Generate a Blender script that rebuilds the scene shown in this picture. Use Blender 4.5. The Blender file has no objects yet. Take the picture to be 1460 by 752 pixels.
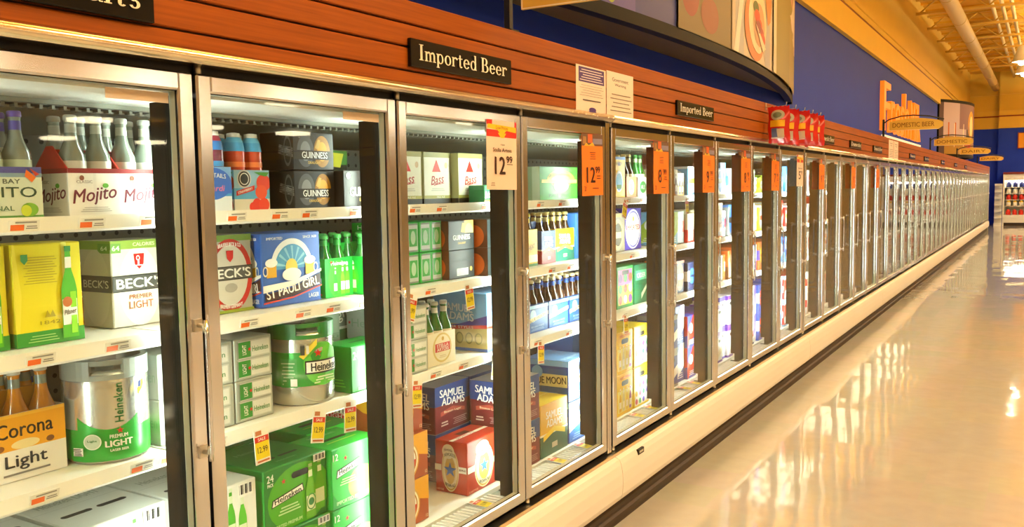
import bpy, bmesh, math, random
from mathutils import Vector, Matrix
random.seed(7)
PI = math.pi
SC = bpy.context.scene
COL = SC.collection

# ------------------------------------------------------------------ camera
CAM_F, YAW, PITCH, ROLL = 1272.0, .539672137, .0806780819, -.0152488076
fw = Vector((-math.sin(YAW)*math.cos(PITCH), math.cos(YAW)*math.cos(PITCH), -math.sin(PITCH)))
rt = Vector((math.cos(YAW), math.sin(YAW), 0))
up = rt.cross(fw)
rt2 = rt*math.cos(ROLL)+up*math.sin(ROLL)
up2 = up*math.cos(ROLL)-rt*math.sin(ROLL)
cam = bpy.data.objects.new('camera', bpy.data.cameras.new('camera'))
cam.data.sensor_width = 36; cam.data.lens = 36*CAM_F/1460
cam.data.clip_start = .05; cam.data.clip_end = 200
M4 = Matrix((rt2, up2, -fw)).transposed().to_4x4()
M4.translation = Vector((1.746, 0, 1.61))
cam.matrix_world = M4
COL.objects.link(cam); SC.camera = cam

# ------------------------------------------------------------------ light and exposure
SC.view_settings.view_transform = 'Standard'
SC.view_settings.look = 'None'
SC.view_settings.gamma = 1
SC.view_settings.use_curve_mapping = False
SC.view_settings.exposure = 0.0
SC.cycles.max_bounces = 7
SC.cycles.diffuse_bounces = 3
SC.cycles.glossy_bounces = 4
SC.cycles.transparent_max_bounces = 24
SC.cycles.sample_clamp_indirect = 6
SC.cycles.use_denoising = True
CEIL_POWER = 11.8       # luminance of the louvred ceiling luminaires
TUBE_POWER = 54.0       # luminance of the fluorescent tubes inside the coolers
WORLD_POWER = .30
WARM = (1.0, .83, .52)
COOL = (.90, 1.0, .88)
w = bpy.data.worlds.new('store_ambient'); SC.world = w; w.use_nodes = True
w.node_tree.nodes['Background'].inputs[0].default_value = (1.0, .68, .30, 1)
w.node_tree.nodes['Background'].inputs[1].default_value = WORLD_POWER

# ------------------------------------------------------------------ materials
def lin(c):
    return tuple((x/12.92 if x <= .04045 else ((x+.055)/1.055)**2.4) for x in c)
def hx(s):
    s = s.lstrip('#')
    return lin(tuple(int(s[i:i+2], 16)/255 for i in (0, 2, 4)))
MATS = {}
def pm(name, col, rough=.5, metal=0, spec=.5, noise=0, scale=8, bump=0, stretch=(1,1,1), coat=0, emit=None):
    """procedural principled material; col is hex"""
    if name in MATS: return MATS[name]
    m = bpy.data.materials.new(name); m.use_nodes = True
    nt = m.node_tree; b = nt.nodes['Principled BSDF']
    c = hx(col) if isinstance(col, str) else col
    b.inputs['Base Color'].default_value = (*c, 1)
    b.inputs['Roughness'].default_value = rough
    b.inputs['Metallic'].default_value = metal
    b.inputs['Specular IOR Level'].default_value = spec
    b.inputs['Coat Weight'].default_value = coat
    if emit:
        b.inputs['Emission Color'].default_value = (*emit[0], 1); b.inputs['Emission Strength'].default_value = emit[1]
    if noise or bump:
        tc = nt.nodes.new('ShaderNodeTexCoord'); mp = nt.nodes.new('ShaderNodeMapping')
        mp.inputs['Scale'].default_value = stretch
        nz = nt.nodes.new('ShaderNodeTexNoise'); nz.inputs['Scale'].default_value = scale; nz.inputs['Detail'].default_value = 4
        nt.links.new(tc.outputs['Object'], mp.inputs['Vector']); nt.links.new(mp.outputs[0], nz.inputs['Vector'])
        if noise:
            mx = nt.nodes.new('ShaderNodeMix'); mx.data_type = 'RGBA'
            mx.inputs['A'].default_value = (*[x*(1-noise) for x in c], 1)
            mx.inputs['B'].default_value = (*[min(1, x*(1+noise)) for x in c], 1)
            nt.links.new(nz.outputs['Fac'], mx.inputs['Factor']); nt.links.new(mx.outputs['Result'], b.inputs['Base Color'])
        if bump:
            bp = nt.nodes.new('ShaderNodeBump'); bp.inputs['Strength'].default_value = bump; bp.inputs['Distance'].default_value = .01
            nt.links.new(nz.outputs['Fac'], bp.inputs['Height']); nt.links.new(bp.outputs[0], b.inputs['Normal'])
    MATS[name] = m
    return m
def P(hexcol):                       # printed, varnished paper or plastic film
    return pm('print_'+hexcol, hexcol, .42, spec=.4)
def glassmat(name, tint=(1,1,1), ior=1.45):
    if name in MATS: return MATS[name]
    m = bpy.data.materials.new(name); m.use_nodes = True; nt = m.node_tree; nt.nodes.clear()
    o = nt.nodes.new('ShaderNodeOutputMaterial'); t = nt.nodes.new('ShaderNodeBsdfTransparent'); g = nt.nodes.new('ShaderNodeBsdfGlossy')
    t.inputs[0].default_value = (*tint, 1); g.inputs['Roughness'].default_value = .02
    lw = nt.nodes.new('ShaderNodeLayerWeight'); lw.inputs['Blend'].default_value = .5
    po = nt.nodes.new('ShaderNodeMath'); po.operation = 'POWER'; po.inputs[1].default_value = 5; nt.links.new(lw.outputs['Facing'], po.inputs[0])
    f = nt.nodes.new('ShaderNodeMath'); f.operation = 'MULTIPLY_ADD'; f.inputs[1].default_value = .96; f.inputs[2].default_value = .035; nt.links.new(po.outputs[0], f.inputs[0])
    x = nt.nodes.new('ShaderNodeMixShader')
    nt.links.new(f.outputs[0], x.inputs[0]); nt.links.new(t.outputs[0], x.inputs[1]); nt.links.new(g.outputs[0], x.inputs[2]); nt.links.new(x.outputs[0], o.inputs[0])
    MATS[name] = m
    return m
def emat(name, col, power):
    if name in MATS: return MATS[name]
    m = bpy.data.materials.new(name); m.use_nodes = True; nt = m.node_tree; nt.nodes.clear()
    o = nt.nodes.new('ShaderNodeOutputMaterial'); e = nt.nodes.new('ShaderNodeEmission')
    e.inputs[0].default_value = (*col, 1); e.inputs[1].default_value = power
    nt.links.new(e.outputs[0], o.inputs[0]); MATS[name] = m
    return m
CHROME = pm('polished_door_metal', '#dfe2ea', .16, 1, noise=.06, scale=3)
RAILM = pm('satin_header_metal', '#efe0c4', .24, 1, noise=.04, scale=3)
STEEL = pm('brushed_steel', '#c9c4b8', .3, 1, noise=.05, scale=20)
ALU = pm('pale_spacer_metal', '#b4b6a4', .5, .3)
BLACK = pm('black_plastic', '#16130f', .45, noise=.15, spec=.25)
MULL = pm('dark_mullion_cover', '#15120e', .8, noise=.1, spec=.1)
WHITE = pm('white_enamel', '#f1efe6', .35, noise=.02)
CANOPY = pm('white_canopy_paint', '#f9f9f2', .4, noise=.02)
LINER = pm('grey_cooler_liner', '#8d9084', .5, noise=.08)
SHELFM = pm('white_shelf_enamel', '#ecebe2', .3, noise=.02)
CREAM = pm('cream_base_panel', '#f2e9de', .35, noise=.03, scale=2)
KICK = pm('brown_rubber_kick', '#3a2a1e', .6, noise=.2)
GLASS = glassmat('door_glass', (.96,.985,.96), 1.45)

# ------------------------------------------------------------------ mesh building
class MB:
    def __init__(s): s.v = []; s.f = []; s.m = []; s.mats = []; s.sm = []
    def mi(s, mat):
        if mat not in s.mats: s.mats.append(mat)
        return s.mats.index(mat)
    def add(s, vs, fs, mat, smooth=False):
        o = len(s.v); s.v += [tuple(q) for q in vs]; k = s.mi(mat)
        for f in fs: s.f.append([i+o for i in f]); s.m.append(k); s.sm.append(smooth)
    def box(s, x0, x1, y0, y1, z0, z1, mat):
        vs = [(x, y, z) for x in (x0, x1) for y in (y0, y1) for z in (z0, z1)]
        s.add(vs, [(0,1,3,2),(4,6,7,5),(0,4,5,1),(2,3,7,6),(0,2,6,4),(1,5,7,3)], mat)
    def rbox(s, x0, x1, y0, y1, z0, z1, mat, r=.003):
        X = (x0, x1); Y = (y0, y1); Z = (z0, z1); vs = []; id = {}
        for i in (0,1):
            for j in (0,1):
                for k in (0,1):
                    sx, sy, sz = (1-2*i)*r, (1-2*j)*r, (1-2*k)*r
                    for a, p in enumerate(((0,sy,sz),(sx,0,sz),(sx,sy,0))):
                        id[i,j,k,a] = len(vs); vs.append((X[i]+p[0], Y[j]+p[1], Z[k]+p[2]))
        fs = []
        for i in (0,1):
            q = [(i,0,0),(i,1,0),(i,1,1),(i,0,1)]; fs.append([id[(*c,0)] for c in (q if i else q[::-1])])
            q = [(0,i,0),(0,i,1),(1,i,1),(1,i,0)]; fs.append([id[(*c,1)] for c in (q if i else q[::-1])])
            q = [(0,0,i),(1,0,i),(1,1,i),(0,1,i)]; fs.append([id[(*c,2)] for c in (q if i else q[::-1])])
        for a in (0,1):
            for b in (0,1):
                fs.append([id[a,b,0,0],id[a,b,1,0],id[a,b,1,1],id[a,b,0,1]])
                fs.append([id[a,0,b,0],id[a,1,b,0],id[a,1,b,2],id[a,0,b,2]])
                fs.append([id[0,a,b,1],id[1,a,b,1],id[1,a,b,2],id[0,a,b,2]])
        for c in [(i,j,k) for i in (0,1) for j in (0,1) for k in (0,1)]:
            fs.append([id[(*c,0)], id[(*c,1)], id[(*c,2)]])
        s.add(vs, fs, mat)
    def lathe(s, prof, mat, n=16, c=(0,0,0), mats=None, axis='z'):
        """prof: (r, z) bottom to top; mats: one per segment"""
        vs = []
        for r, z in prof:
            for i in range(n):
                a = 2*PI*i/n; p = (r*math.cos(a), r*math.sin(a), z)
                if axis == 'x': p = (z, r*math.cos(a), r*math.sin(a))
                if axis == 'y': p = (r*math.sin(a), z, r*math.cos(a))
                vs.append((c[0]+p[0], c[1]+p[1], c[2]+p[2]))
        o = len(s.v); s.v += vs
        for j in range(len(prof)-1):
            k = s.mi(mats[j] if mats else mat)
            for i in range(n):
                s.f.append([o+j*n+i, o+j*n+(i+1) % n, o+(j+1)*n+(i+1) % n, o+(j+1)*n+i]); s.m.append(k); s.sm.append(True)
        for j in (0, len(prof)-1):
            if prof[j][0] > 1e-5:
                f = [o+j*n+i for i in range(n)]; s.f.append(f if j else f[::-1]); s.m.append(s.mi(mats[min(j, len(mats)-1)] if mats else mat)); s.sm.append(False)
    def tube(s, pts, r, mat, n=8):
        pts = [Vector(p) for p in pts]; o = len(s.v); k = s.mi(mat)
        for i, p in enumerate(pts):
            t = (pts[min(i+1, len(pts)-1)]-pts[max(i-1, 0)]).normalized()
            a = t.orthogonal().normalized() if i == 0 else (a - t*a.dot(t)).normalized()
            b = t.cross(a)
            for q in range(n):
                d = a*math.cos(2*PI*q/n)+b*math.sin(2*PI*q/n); s.v.append(tuple(p+d*r))
        for i in range(len(pts)-1):
            for q in range(n):
                s.f.append([o+i*n+q, o+i*n+(q+1) % n, o+(i+1)*n+(q+1) % n, o+(i+1)*n+q]); s.m.append(k); s.sm.append(True)
        s.f.append([o+q for q in range(n)][::-1]); s.m.append(k); s.sm.append(False)
        s.f.append([o+(len(pts)-1)*n+q for q in range(n)]); s.m.append(k); s.sm.append(False)
    def prism(s, prof, y0, y1, mat, smooth=False):
        """closed (x,z) profile extruded along Y"""
        n = len(prof)
        s.add([(x, y0, z) for x, z in prof]+[(x, y1, z) for x, z in prof],
              [[i, (i+1) % n, n+(i+1) % n, n+i] for i in range(n)]+[list(range(n))[::-1], list(range(n, 2*n))], mat, smooth)
    def mesh(s, name):
        me = bpy.data.meshes.new(name)
        me.from_pydata(s.v, [], s.f)
        for m in s.mats: me.materials.append(m)
        me.polygons.foreach_set('material_index', s.m)
        me.polygons.foreach_set('use_smooth', s.sm)
        me.update()
        return me
    def obj(s, name, parent=None, loc=None):
        return link(name, s.mesh(name), parent, loc)
def link(name, me, parent=None, loc=None):
    o = bpy.data.objects.new(name, me); COL.objects.link(o)
    if parent: o.parent = parent
    if loc: o.location = loc
    return o
def tag(o, label=None, cat=None, group=None, kind=None):
    if label: o['label'] = label
    if cat: o['category'] = cat
    if group: o['group'] = group
    if kind: o['kind'] = kind
    return o
def empty(name, loc=(0,0,0)):
    o = bpy.data.objects.new(name, None); o.empty_display_size = .05; o.location = loc; COL.objects.link(o)
    return o
def dup(o, parent=None):
    c = o.copy(); COL.objects.link(c); c.parent = parent
    for ch in list(o.children): dup(ch, c)
    return c

# ------------------------------------------------------------------ lettering
TXT = {}
def text_geo(t, heavy=0):
    kk = (t, heavy)
    if kk in TXT: return TXT[kk]
    cu = bpy.data.curves.new('lettering', 'FONT'); cu.body = t; cu.size = 1; cu.resolution_u = 3
    ob = bpy.data.objects.new('lettering', cu)
    me = ob.to_mesh()
    vs = [(v.co.x, v.co.y) for v in me.vertices]; fs = [list(p.vertices) for p in me.polygons]
    ob.to_mesh_clear(); bpy.data.objects.remove(ob); bpy.data.curves.remove(cu)
    if not vs: vs = [(0,0),(1,0),(1,1)]; fs = [[0,1,2]]
    x0 = min(v[0] for v in vs); x1 = max(v[0] for v in vs); y0 = min(v[1] for v in vs); y1 = max(v[1] for v in vs)
    TXT[kk] = ([((x-x0), (y-y0)) for x, y in vs], fs, x1-x0, y1-y0)
    return TXT[kk]

# hand-drawn serif capitals and small letters for the shelf-header signs
def _an(cx, cy, rx, ry, tx, ty, a0=0, a1=360, n=20):
    """ring section, thicker at the sides (tx) than at top and bottom (ty)"""
    q = []
    for i in range(n):
        a = math.radians(a0+(a1-a0)*i/n); b = math.radians(a0+(a1-a0)*(i+1)/n)
        q.append([(cx+rx*math.cos(a), cy+ry*math.sin(a)), (cx+rx*math.cos(b), cy+ry*math.sin(b)),
                  (cx+(rx-tx)*math.cos(b), cy+(ry-ty)*math.sin(b)), (cx+(rx-tx)*math.cos(a), cy+(ry-ty)*math.sin(a))])
    return q
def _r(x0, y0, x1, y1): return [[(x0,y0),(x1,y0),(x1,y1),(x0,y1)]]
def _stem(x, y0, y1, t=.13, s=.07, bot=True, top=True, lefttop=False):
    q = _r(x, y0, x+t, y1)
    if bot: q += _r(x-s, y0, x+t+s, y0+.05)
    if top: q += _r(x-s, y1-.05, x+t+(0 if lefttop else s), y1)
    return q
SER = {
 'I': (_stem(.08,0,1,.15,.08), .40),
 'B': (_stem(.1,0,1,.15,.08,True,True)+_an(.33,.74,.25,.26,.14,.05,-90,90)+_an(.35,.26,.31,.28,.15,.05,-90,90)+_r(.2,.95,.34,1)+_r(.2,0,.36,.05)+_r(.2,.48,.36,.53), .72),
 'M': (_stem(.08,0,1,.07,.07)+_stem(.78,0,1,.15,.07)+[[(.08,1),(.25,1),(.55,.08),(.47,.0)]]+[[(.78,1),(.84,.93),(.53,.0),(.47,.0)]], 1.05),
 'D': (_stem(.1,0,1,.15,.08)+_an(.3,.5,.48,.5,.16,.05,-90,90)+_r(.2,.95,.32,1)+_r(.2,0,.32,.05), .86),
 'm': (_stem(.06,0,.62,.12,.06,True,True,True)+_an(.29,.40,.17,.24,.12,.09,0,150)+_stem(.34,0,.42,.12,.05,True,False)+_an(.57,.40,.17,.24,.12,.09,0,150)+_stem(.62,0,.42,.12,.05,True,False), .84),
 'p': (_stem(.06,-.28,.62,.12,.06,True,True,True)+_an(.30,.31,.24,.33,.12,.06), .60),
 'o': (_an(.28,.31,.26,.33,.13,.06), .58),
 'r': (_stem(.06,0,.62,.12,.06,True,True,True)+_an(.30,.42,.17,.22,.11,.09,40,150)+_r(.35,.46,.46,.58), .48),
 't': (_r(.12,.1,.24,.82)+_r(.03,.56,.38,.62)+_an(.25,.12,.13,.14,.1,.07,180,330), .42),
 'e': (_an(.28,.31,.26,.33,.13,.06,0,325)+_r(.1,.31,.53,.37), .58),
 'd': (_an(.26,.31,.24,.33,.12,.06)+_stem(.38,0,1,.12,.05,True,True,True), .62),
 'a': (_an(.22,.2,.2,.21,.11,.05)+_r(.34,.04,.45,.46)+_an(.27,.42,.19,.22,.11,.06,0,165)+_r(.40,0,.52,.05), .54),
 'l': (_stem(.07,0,1,.12,.06,True,True,True), .32),
 's': (_an(.22,.46,.17,.18,.11,.06,20,270)+_an(.22,.17,.18,.19,.11,.06,-160,90), .46),
 'i': (_stem(.07,0,.62,.12,.06,True,True,True)+_an(.13,.82,.08,.08,.07,.07,0,360,10), .32),
 'c': (_an(.28,.31,.26,.33,.13,.06,35,325), .52),
 ' ': ([], .30),
}
class Face:
    """a printable face: (u,v) in 0..1 over a w x h metre face -> space"""
    def __init__(s, mb, w, h, mapping, eps=.0005): s.mb = mb; s.w = w; s.h = h; s.map = mapping; s.k = 1; s.eps = eps
    def put(s, pts, faces, mat):
        s.mb.add([s.map(min(max(u, 0), 1)*s.w, min(max(v, 0), 1)*s.h, s.k*s.eps) for u, v in pts], faces, mat); s.k += 1
    def rect(s, u0, v0, u1, v1, mat, n=1):
        pts = []; fs = []
        for i in range(n+1):
            u = u0+(u1-u0)*i/n; pts += [(u, v0), (u, v1)]
        for i in range(n): fs.append([2*i, 2*i+2, 2*i+3, 2*i+1])
        s.put(pts, fs, mat)
    def poly(s, pts, mat): s.put(pts, [list(range(len(pts)))], mat)
    def ell(s, cu, cv, ru, rv, mat, a0=0, a1=360, n=28):
        s.put([(cu+ru*math.cos(math.radians(a0+(a1-a0)*i/n)), cv+rv*math.sin(math.radians(a0+(a1-a0)*i/n))) for i in range(n+(0 if a1-a0 == 360 else 1))],
              [list(range(n+(0 if a1-a0 == 360 else 1)))], mat)
    def circ(s, cu, cv, r, mat): s.ell(cu, cv, r/s.w, r/s.h, mat)
    def ring(s, cu, cv, ru, rv, t, mat, a0=0, a1=360, n=30):
        pts = []; fs = []
        for i in range(n+1):
            a = math.radians(a0+(a1-a0)*i/n)
            pts += [(cu+ru*math.cos(a), cv+rv*math.sin(a)), (cu+ru*(1-t)*math.cos(a), cv+rv*(1-t)*math.sin(a))]
        for i in range(n): fs.append([2*i, 2*i+2, 2*i+3, 2*i+1])
        s.put(pts, fs, mat)
    def text(s, t, cu, cv, hv, mat, wu=None, rot=0, shear=0, bow=0, bold=0):
        vs, fs, tw, th = text_geo(t)
        H = hv*s.h; sc = H/max(th, 1e-4); W = tw*sc
        if wu: W = wu*s.w
        ca, sa = math.cos(rot), math.sin(rot); pts = []
        for x, y in vs:
            a = (x/max(tw, 1e-4)-.5); b = (y/max(th, 1e-4)-.5)*H
            X = a*W+shear*b; Y = b+bow*s.h*(1-4*a*a)
            pts.append((cu+(X*ca-Y*sa)/s.w, cv+(X*sa+Y*ca)/s.h))
        bd = max(bold, .0003)
        for dx, dy in ((-bd, bd*.5), (bd, -bd*.5)): s.put([(u+dx/s.w, v+dy/s.h) for u, v in pts], fs, mat); s.k -= .6
        s.put(pts, fs, mat)
    def serif(s, t, u0, v0, hm, mat, wm=None):
        """t in hand-drawn serif, cap height hm metres, from (u0,v0) baseline; wm: total width in metres"""
        tot = sum(SER[c][1] for c in t); sx = (wm/tot) if wm else hm; x = 0
        for c in t:
            g, adv = SER[c]
            for q in g:
                s.put([(u0+(x+a)*sx/s.w, v0+b*hm/s.h) for a, b in q], [list(range(len(q)))], mat); s.k -= .93
            x += adv
        s.k += 1
    def star(s, cu, cv, r, mat, n=5):
        s.poly([(cu+(r if i % 2 == 0 else r*.4)*math.sin(PI*i/n)/s.w, cv+(r if i % 2 == 0 else r*.4)*math.cos(PI*i/n)/s.h) for i in range(2*n)], mat)
    def lines(s, u0, u1, v0, v1, n, mat, frac=.35):
        for i in range(n):
            v = v0+(v1-v0)*(i+.5)/n; d = abs(v1-v0)/n*frac/2; e = (u1-u0)*.18*((i*7) % 3)/3
            s.rect(u0+e, v-d, u1-e, v+d, mat)
    def bottle(s, cu, v0, hv, wu, glass, label, neck=None, cap=None):
        p = [(-.5,0),(.5,0),(.5,.52),(.40,.62),(.20,.74),(.17,.96),(-.17,.96),(-.20,.74),(-.40,.62),(-.5,.52)]
        s.poly([(cu+a*wu, v0+b*hv) for a, b in p], glass)
        s.rect(cu-.46*wu, v0+.14*hv, cu+.46*wu, v0+.42*hv, label)
        s.rect(cu-.2*wu, v0+.76*hv, cu+.2*wu, v0+.88*hv, neck or label)
        s.rect(cu-.2*wu, v0+.94*hv, cu+.2*wu, v0+hv, cap or label)
    def can(s, u0, v0, u1, v1, body, end, label, txt=None, tm=None):
        s.rect(u0, v0, u1, v1, body)
        s.rect(u0, v0+(v1-v0)*.1, u0+(u1-u0)*.38, v1-(v1-v0)*.1, label)
        s.rect(u0, v0, u1, v0+(v1-v0)*.09, end); s.rect(u0, v1-(v1-v0)*.09, u1, v1, end)
        if txt: s.text(txt, (u0+u1)/2, (v0+v1)/2, (v1-v0)*.3, tm, (u1-u0)*.6)
def flat(mb, o, U, V, N, w, h, eps=.0002):
    o = Vector(o); U = Vector(U); V = Vector(V); N = Vector(N)
    return Face(mb, w, h, lambda u, v, e: tuple(o+U*u+V*v+N*e), eps)
def box_faces(mb, d, w, h):
    """front (+X), left side (-Y), right side (+Y) and top faces of a box standing on z=0, centred in x,y"""
    return dict(front=flat(mb, (d/2,-w/2,0), (0,1,0), (0,0,1), (1,0,0), w, h),
                side=flat(mb, (-d/2,-w/2,0), (1,0,0), (0,0,1), (0,-1,0), d, h),
                right=flat(mb, (d/2,w/2,0), (-1,0,0), (0,0,1), (0,1,0), d, h),
                top=flat(mb, (d/2,-w/2,h), (0,1,0), (-1,0,0), (0,0,1), w, d))
def curved(mb, r, z0, arc, h, a_mid=0.0, eps=.0007):
    """a printable band on an upright cylinder; u runs left to right seen from +X turned by a_mid"""
    def mp(u, v, e):
        a = a_mid+(u/r-arc/2); return ((r+e)*math.cos(a), (r+e)*math.sin(a), z0+v)
    return Face(mb, r*arc, h, mp, eps)

# ------------------------------------------------------------------ layout
W, S, Y0 = .77, .0618, 1.461
def ky(k):
    n = 0.0
    for s in range(3, 60, 5):
        if s < k: n += 1
        elif s == k: n += .5
    return Y0+k*W+n*S
SHELF = {'top': 1.567, 'second': 1.272, 'third': .965, 'deck': .405}
SHELF_WORD = {'top': 'top shelf', 'second': 'second shelf', 'third': 'third shelf', 'deck': 'bottom deck'}
ORD = ['zeroth','first','second','third','fourth','fifth','sixth','seventh','eighth','ninth','tenth','eleventh','twelfth','thirteenth','fourteenth','fifteenth','sixteenth','seventeenth','eighteenth','nineteenth']
TENS = ['','','twenty','thirty','forty']
def ordn(n):
    if n < 20: return ORD[n]
    if n % 10 == 0: return {20:'twentieth',30:'thirtieth',40:'fortieth'}[n]
    return TENS[n//10]+'-'+ORD[n % 10]
def door_y(n):                       # n-th glass door counted from the left edge of the photograph: its two mullion lines
    return ky(n-2), ky(n-1)
NDOORS = 44
# ------------------------------------------------------------------ the setting
def floor_mat():
    m = bpy.data.materials.new('polished_vinyl_tile'); m.use_nodes = True; nt = m.node_tree; b = nt.nodes['Principled BSDF']; L = nt.links
    N = lambda t: nt.nodes.new(t)
    tc = N('ShaderNodeTexCoord')
    def math_(op, a, bb=None):
        n = N('ShaderNodeVectorMath'); n.operation = op
        L.new(a, n.inputs[0])
        if bb is not None:
            if isinstance(bb, tuple): n.inputs[1].default_value = bb
            else: L.new(bb, n.inputs[1])
        return n.outputs[0]
    sc = math_('SCALE', tc.outputs['Object']); sc.node.inputs['Scale'].default_value = 1/.3048
    cell = math_('FLOOR', sc)
    wn = N('ShaderNodeTexWhiteNoise'); wn.noise_dimensions = '3D'; L.new(cell, wn.inputs['Vector'])
    nz = N('ShaderNodeTexNoise'); nz.inputs['Scale'].default_value = 9; nz.inputs['Detail'].default_value = 6; L.new(tc.outputs['Object'], nz.inputs['Vector'])
    mx = N('ShaderNodeMix'); mx.data_type = 'RGBA'; mx.inputs['A'].default_value = (.43,.41,.365,1); mx.inputs['B'].default_value = (.52,.50,.45,1)
    L.new(nz.outputs['Fac'], mx.inputs['Factor'])
    mx2 = N('ShaderNodeMix'); mx2.data_type = 'RGBA'; mx2.blend_type = 'MULTIPLY'; mx2.inputs['Factor'].default_value = .06
    L.new(mx.outputs['Result'], mx2.inputs['A']); L.new(wn.outputs['Color'], mx2.inputs['B'])
    L.new(mx2.outputs['Result'], b.inputs['Base Color'])
    # each tile lies at its own very slight tilt, and the wax is a little wavy
    d = math_('SUBTRACT', wn.outputs['Color'], (.5,.5,.5)); d = math_('MULTIPLY', d, (.016,.016,0))
    wv = N('ShaderNodeTexNoise'); wv.inputs['Scale'].default_value = 5; wv.inputs['Detail'].default_value = 2; L.new(tc.outputs['Object'], wv.inputs['Vector'])
    d2 = math_('SUBTRACT', wv.outputs['Color'], (.5,.5,.5)); d2 = math_('MULTIPLY', d2, (.014,.014,0))
    s = math_('ADD', d, d2); s = math_('ADD', s, (0,0,1)); s = math_('NORMALIZE', s)
    L.new(s, b.inputs['Normal'])
    b.inputs['Roughness'].default_value = .05; b.inputs['Specular IOR Level'].default_value = .65
    return m
BLUE = pm('blue_wall_paint', (.02,.06,.60), .6, spec=.16, noise=.06, scale=1.5)
YEL = pm('mustard_wall_paint', '#efc64c', .6, noise=.04, scale=2)
YEL2 = pm('pale_mustard_wall_paint', '#edc44e', .6, noise=.04, scale=2)
MAROON = pm('maroon_stripe', '#8a2c10', .5, noise=.05)
CEILM = pm('mustard_roof_deck', '#e2aa2a', .65, noise=.08, scale=3)
JOIST = pm('mustard_painted_steel', '#d8aa40', .5, noise=.06)
DUCTM = pm('tan_duct_paint', '#d9bb78', .45, noise=.04)
XR, YE, YB, ZC = 46.0, 40.5, -8.0, 6.0
def struct(name, mb): o = mb.obj(name); o['kind'] = 'structure'; return o
b = MB(); b.box(-1.1, XR, YB, YE, -.1, 0, floor_mat()); struct('floor', b)
b = MB(); b.box(-1.1, XR, YB, YE, ZC, ZC+.1, CEILM)
for i in range(48): b.box(-1, XR, YB+i, YB+i+.12, ZC-.05, ZC, CEILM)
struct('ceiling', b)
b = MB(); b.box(-1.1, -1, YB, YE, 0, 3.92, BLUE); b.box(-1.1, -1, YB, YE, 3.92, ZC, YEL2); struct('wall_left', b)
FARW = pm('beige_far_wall', '#cfc4b0', .6, noise=.1, scale=.4)
b = MB(); b.box(XR, XR+.1, YB, YE, 0, ZC, FARW); struct('wall_right', b)
b = MB(); b.box(-1.1, XR, YB-.1, YB, 0, ZC, FARW); struct('wall_rear', b)
b = MB()
for x0, x1, y in ((-1.1, .05, YE), (.05, XR, YE-.25)):
    b.box(x0, min(x1, 4.1), y, YE+.1, 0, 3.79, BLUE); b.box(x0, x1, y, YE+.1, 3.79, ZC, YEL)
    if x1 > 5: b.box(4.1, x1, y, YE+.1, 0, 3.79, pm('tan_end_wall', '#b59a66', .6, noise=.25, scale=.6))  # tan section out of view, added for glass and chrome to reflect
struct('wall_end', b)
# yellow band with its maroon line and cap moulding along the top of the blue wall
b = MB(); b.box(-1, -.93, YB, YE-.4, 3.92, 4.33, YEL); b.box(-1, -.945, YB, YE-.4, 4.33, 4.37, MAROON)
b.box(-1, -.93, YB, YE-.4, 4.37, 4.46, YEL); b.box(-1, -.90, YB, YE-.4, 4.46, 4.52, YEL2); struct('trim_1', b)
b = MB()
for x0, x1, y in ((-1, .05, YE), (.05, XR, YE-.25)):
    b.box(x0, x1, y-.05, y, 3.79, 4.24, YEL); b.box(x0, x1, y-.06, y, 4.24, 4.29, MAROON)
    b.box(x0, x1, y-.05, y, 4.29, 4.46, YEL); b.box(x0, x1, y-.08, y, 4.46, 4.51, YEL2); b.box(x0, x1, y-.06, y, 5.1, 5.16, YEL2)
struct('trim_2', b)
# roof joists
n = 3
for i in range(19):
    y = -7.3+2.33*i
    if y > YE-1: break
    b = MB(); b.box(-.98, XR, y-.05, y+.05, 5.55, 5.60, JOIST); b.box(-.98, XR, y-.05, y+.05, 5.86, 5.9, JOIST)
    x = -.9
    while x < 12:
        b.tube([(x, y, 5.59), (x+.35, y, 5.87)], .018, JOIST, 5); b.tube([(x+.35, y, 5.87), (x+.7, y, 5.59)], .018, JOIST, 5); x += .7
    struct('trim_%d' % n, b); n += 1
b = MB(); b.tube([(-.08, YB+.1, 5.38), (-.08, YE-.4, 5.38)], .15, DUCTM, 20)
for i in range(16): b.tube([(-.08, -7+3*i, 5.38), (-.08, -6.94+3*i, 5.38)], .158, DUCTM, 20)
tag(b.obj('ventilation_duct'), 'long round tan air duct running under the ceiling joists', 'duct')
for q, (x, wd) in enumerate(((.54, 'nearest the long air duct'), (.74, 'middle of the three'), (.94, 'furthest from the long air duct'))):
    b = MB(); b.tube([(x, YB+.1, 5.75), (x, YE-.4, 5.75)], .045, DUCTM, 10)
    tag(b.obj('conduit_pipe'), 'pale overhead conduit pipe above the joists, '+wd, 'pipe', 'three parallel ceiling pipes')
# slatwall header board that stands on the coolers
def wood_mat():
    m = bpy.data.materials.new('cherry_wood'); m.use_nodes = True; nt = m.node_tree; bs = nt.nodes['Principled BSDF']; L = nt.links
    tc = nt.nodes.new('ShaderNodeTexCoord'); mp = nt.nodes.new('ShaderNodeMapping'); mp.inputs['Scale'].default_value = (30, .8, 30)
    nz = nt.nodes.new('ShaderNodeTexNoise'); nz.inputs['Scale'].default_value = 3; nz.inputs['Detail'].default_value = 6
    r = nt.nodes.new('ShaderNodeValToRGB'); r.color_ramp.elements[0].color = (.25,.052,.002,1); r.color_ramp.elements[1].color = (.37,.085,.004,1)
    r.color_ramp.elements[0].position = .3; r.color_ramp.elements[1].position = .7
    L.new(tc.outputs['Object'], mp.inputs[0]); L.new(mp.outputs[0], nz.inputs['Vector']); L.new(nz.outputs['Fac'], r.inputs[0]); L.new(r.outputs[0], bs.inputs['Base Color'])
    bs.inputs['Roughness'].default_value = .5; bs.inputs['Specular IOR Level'].default_value = .2
    return m
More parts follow.
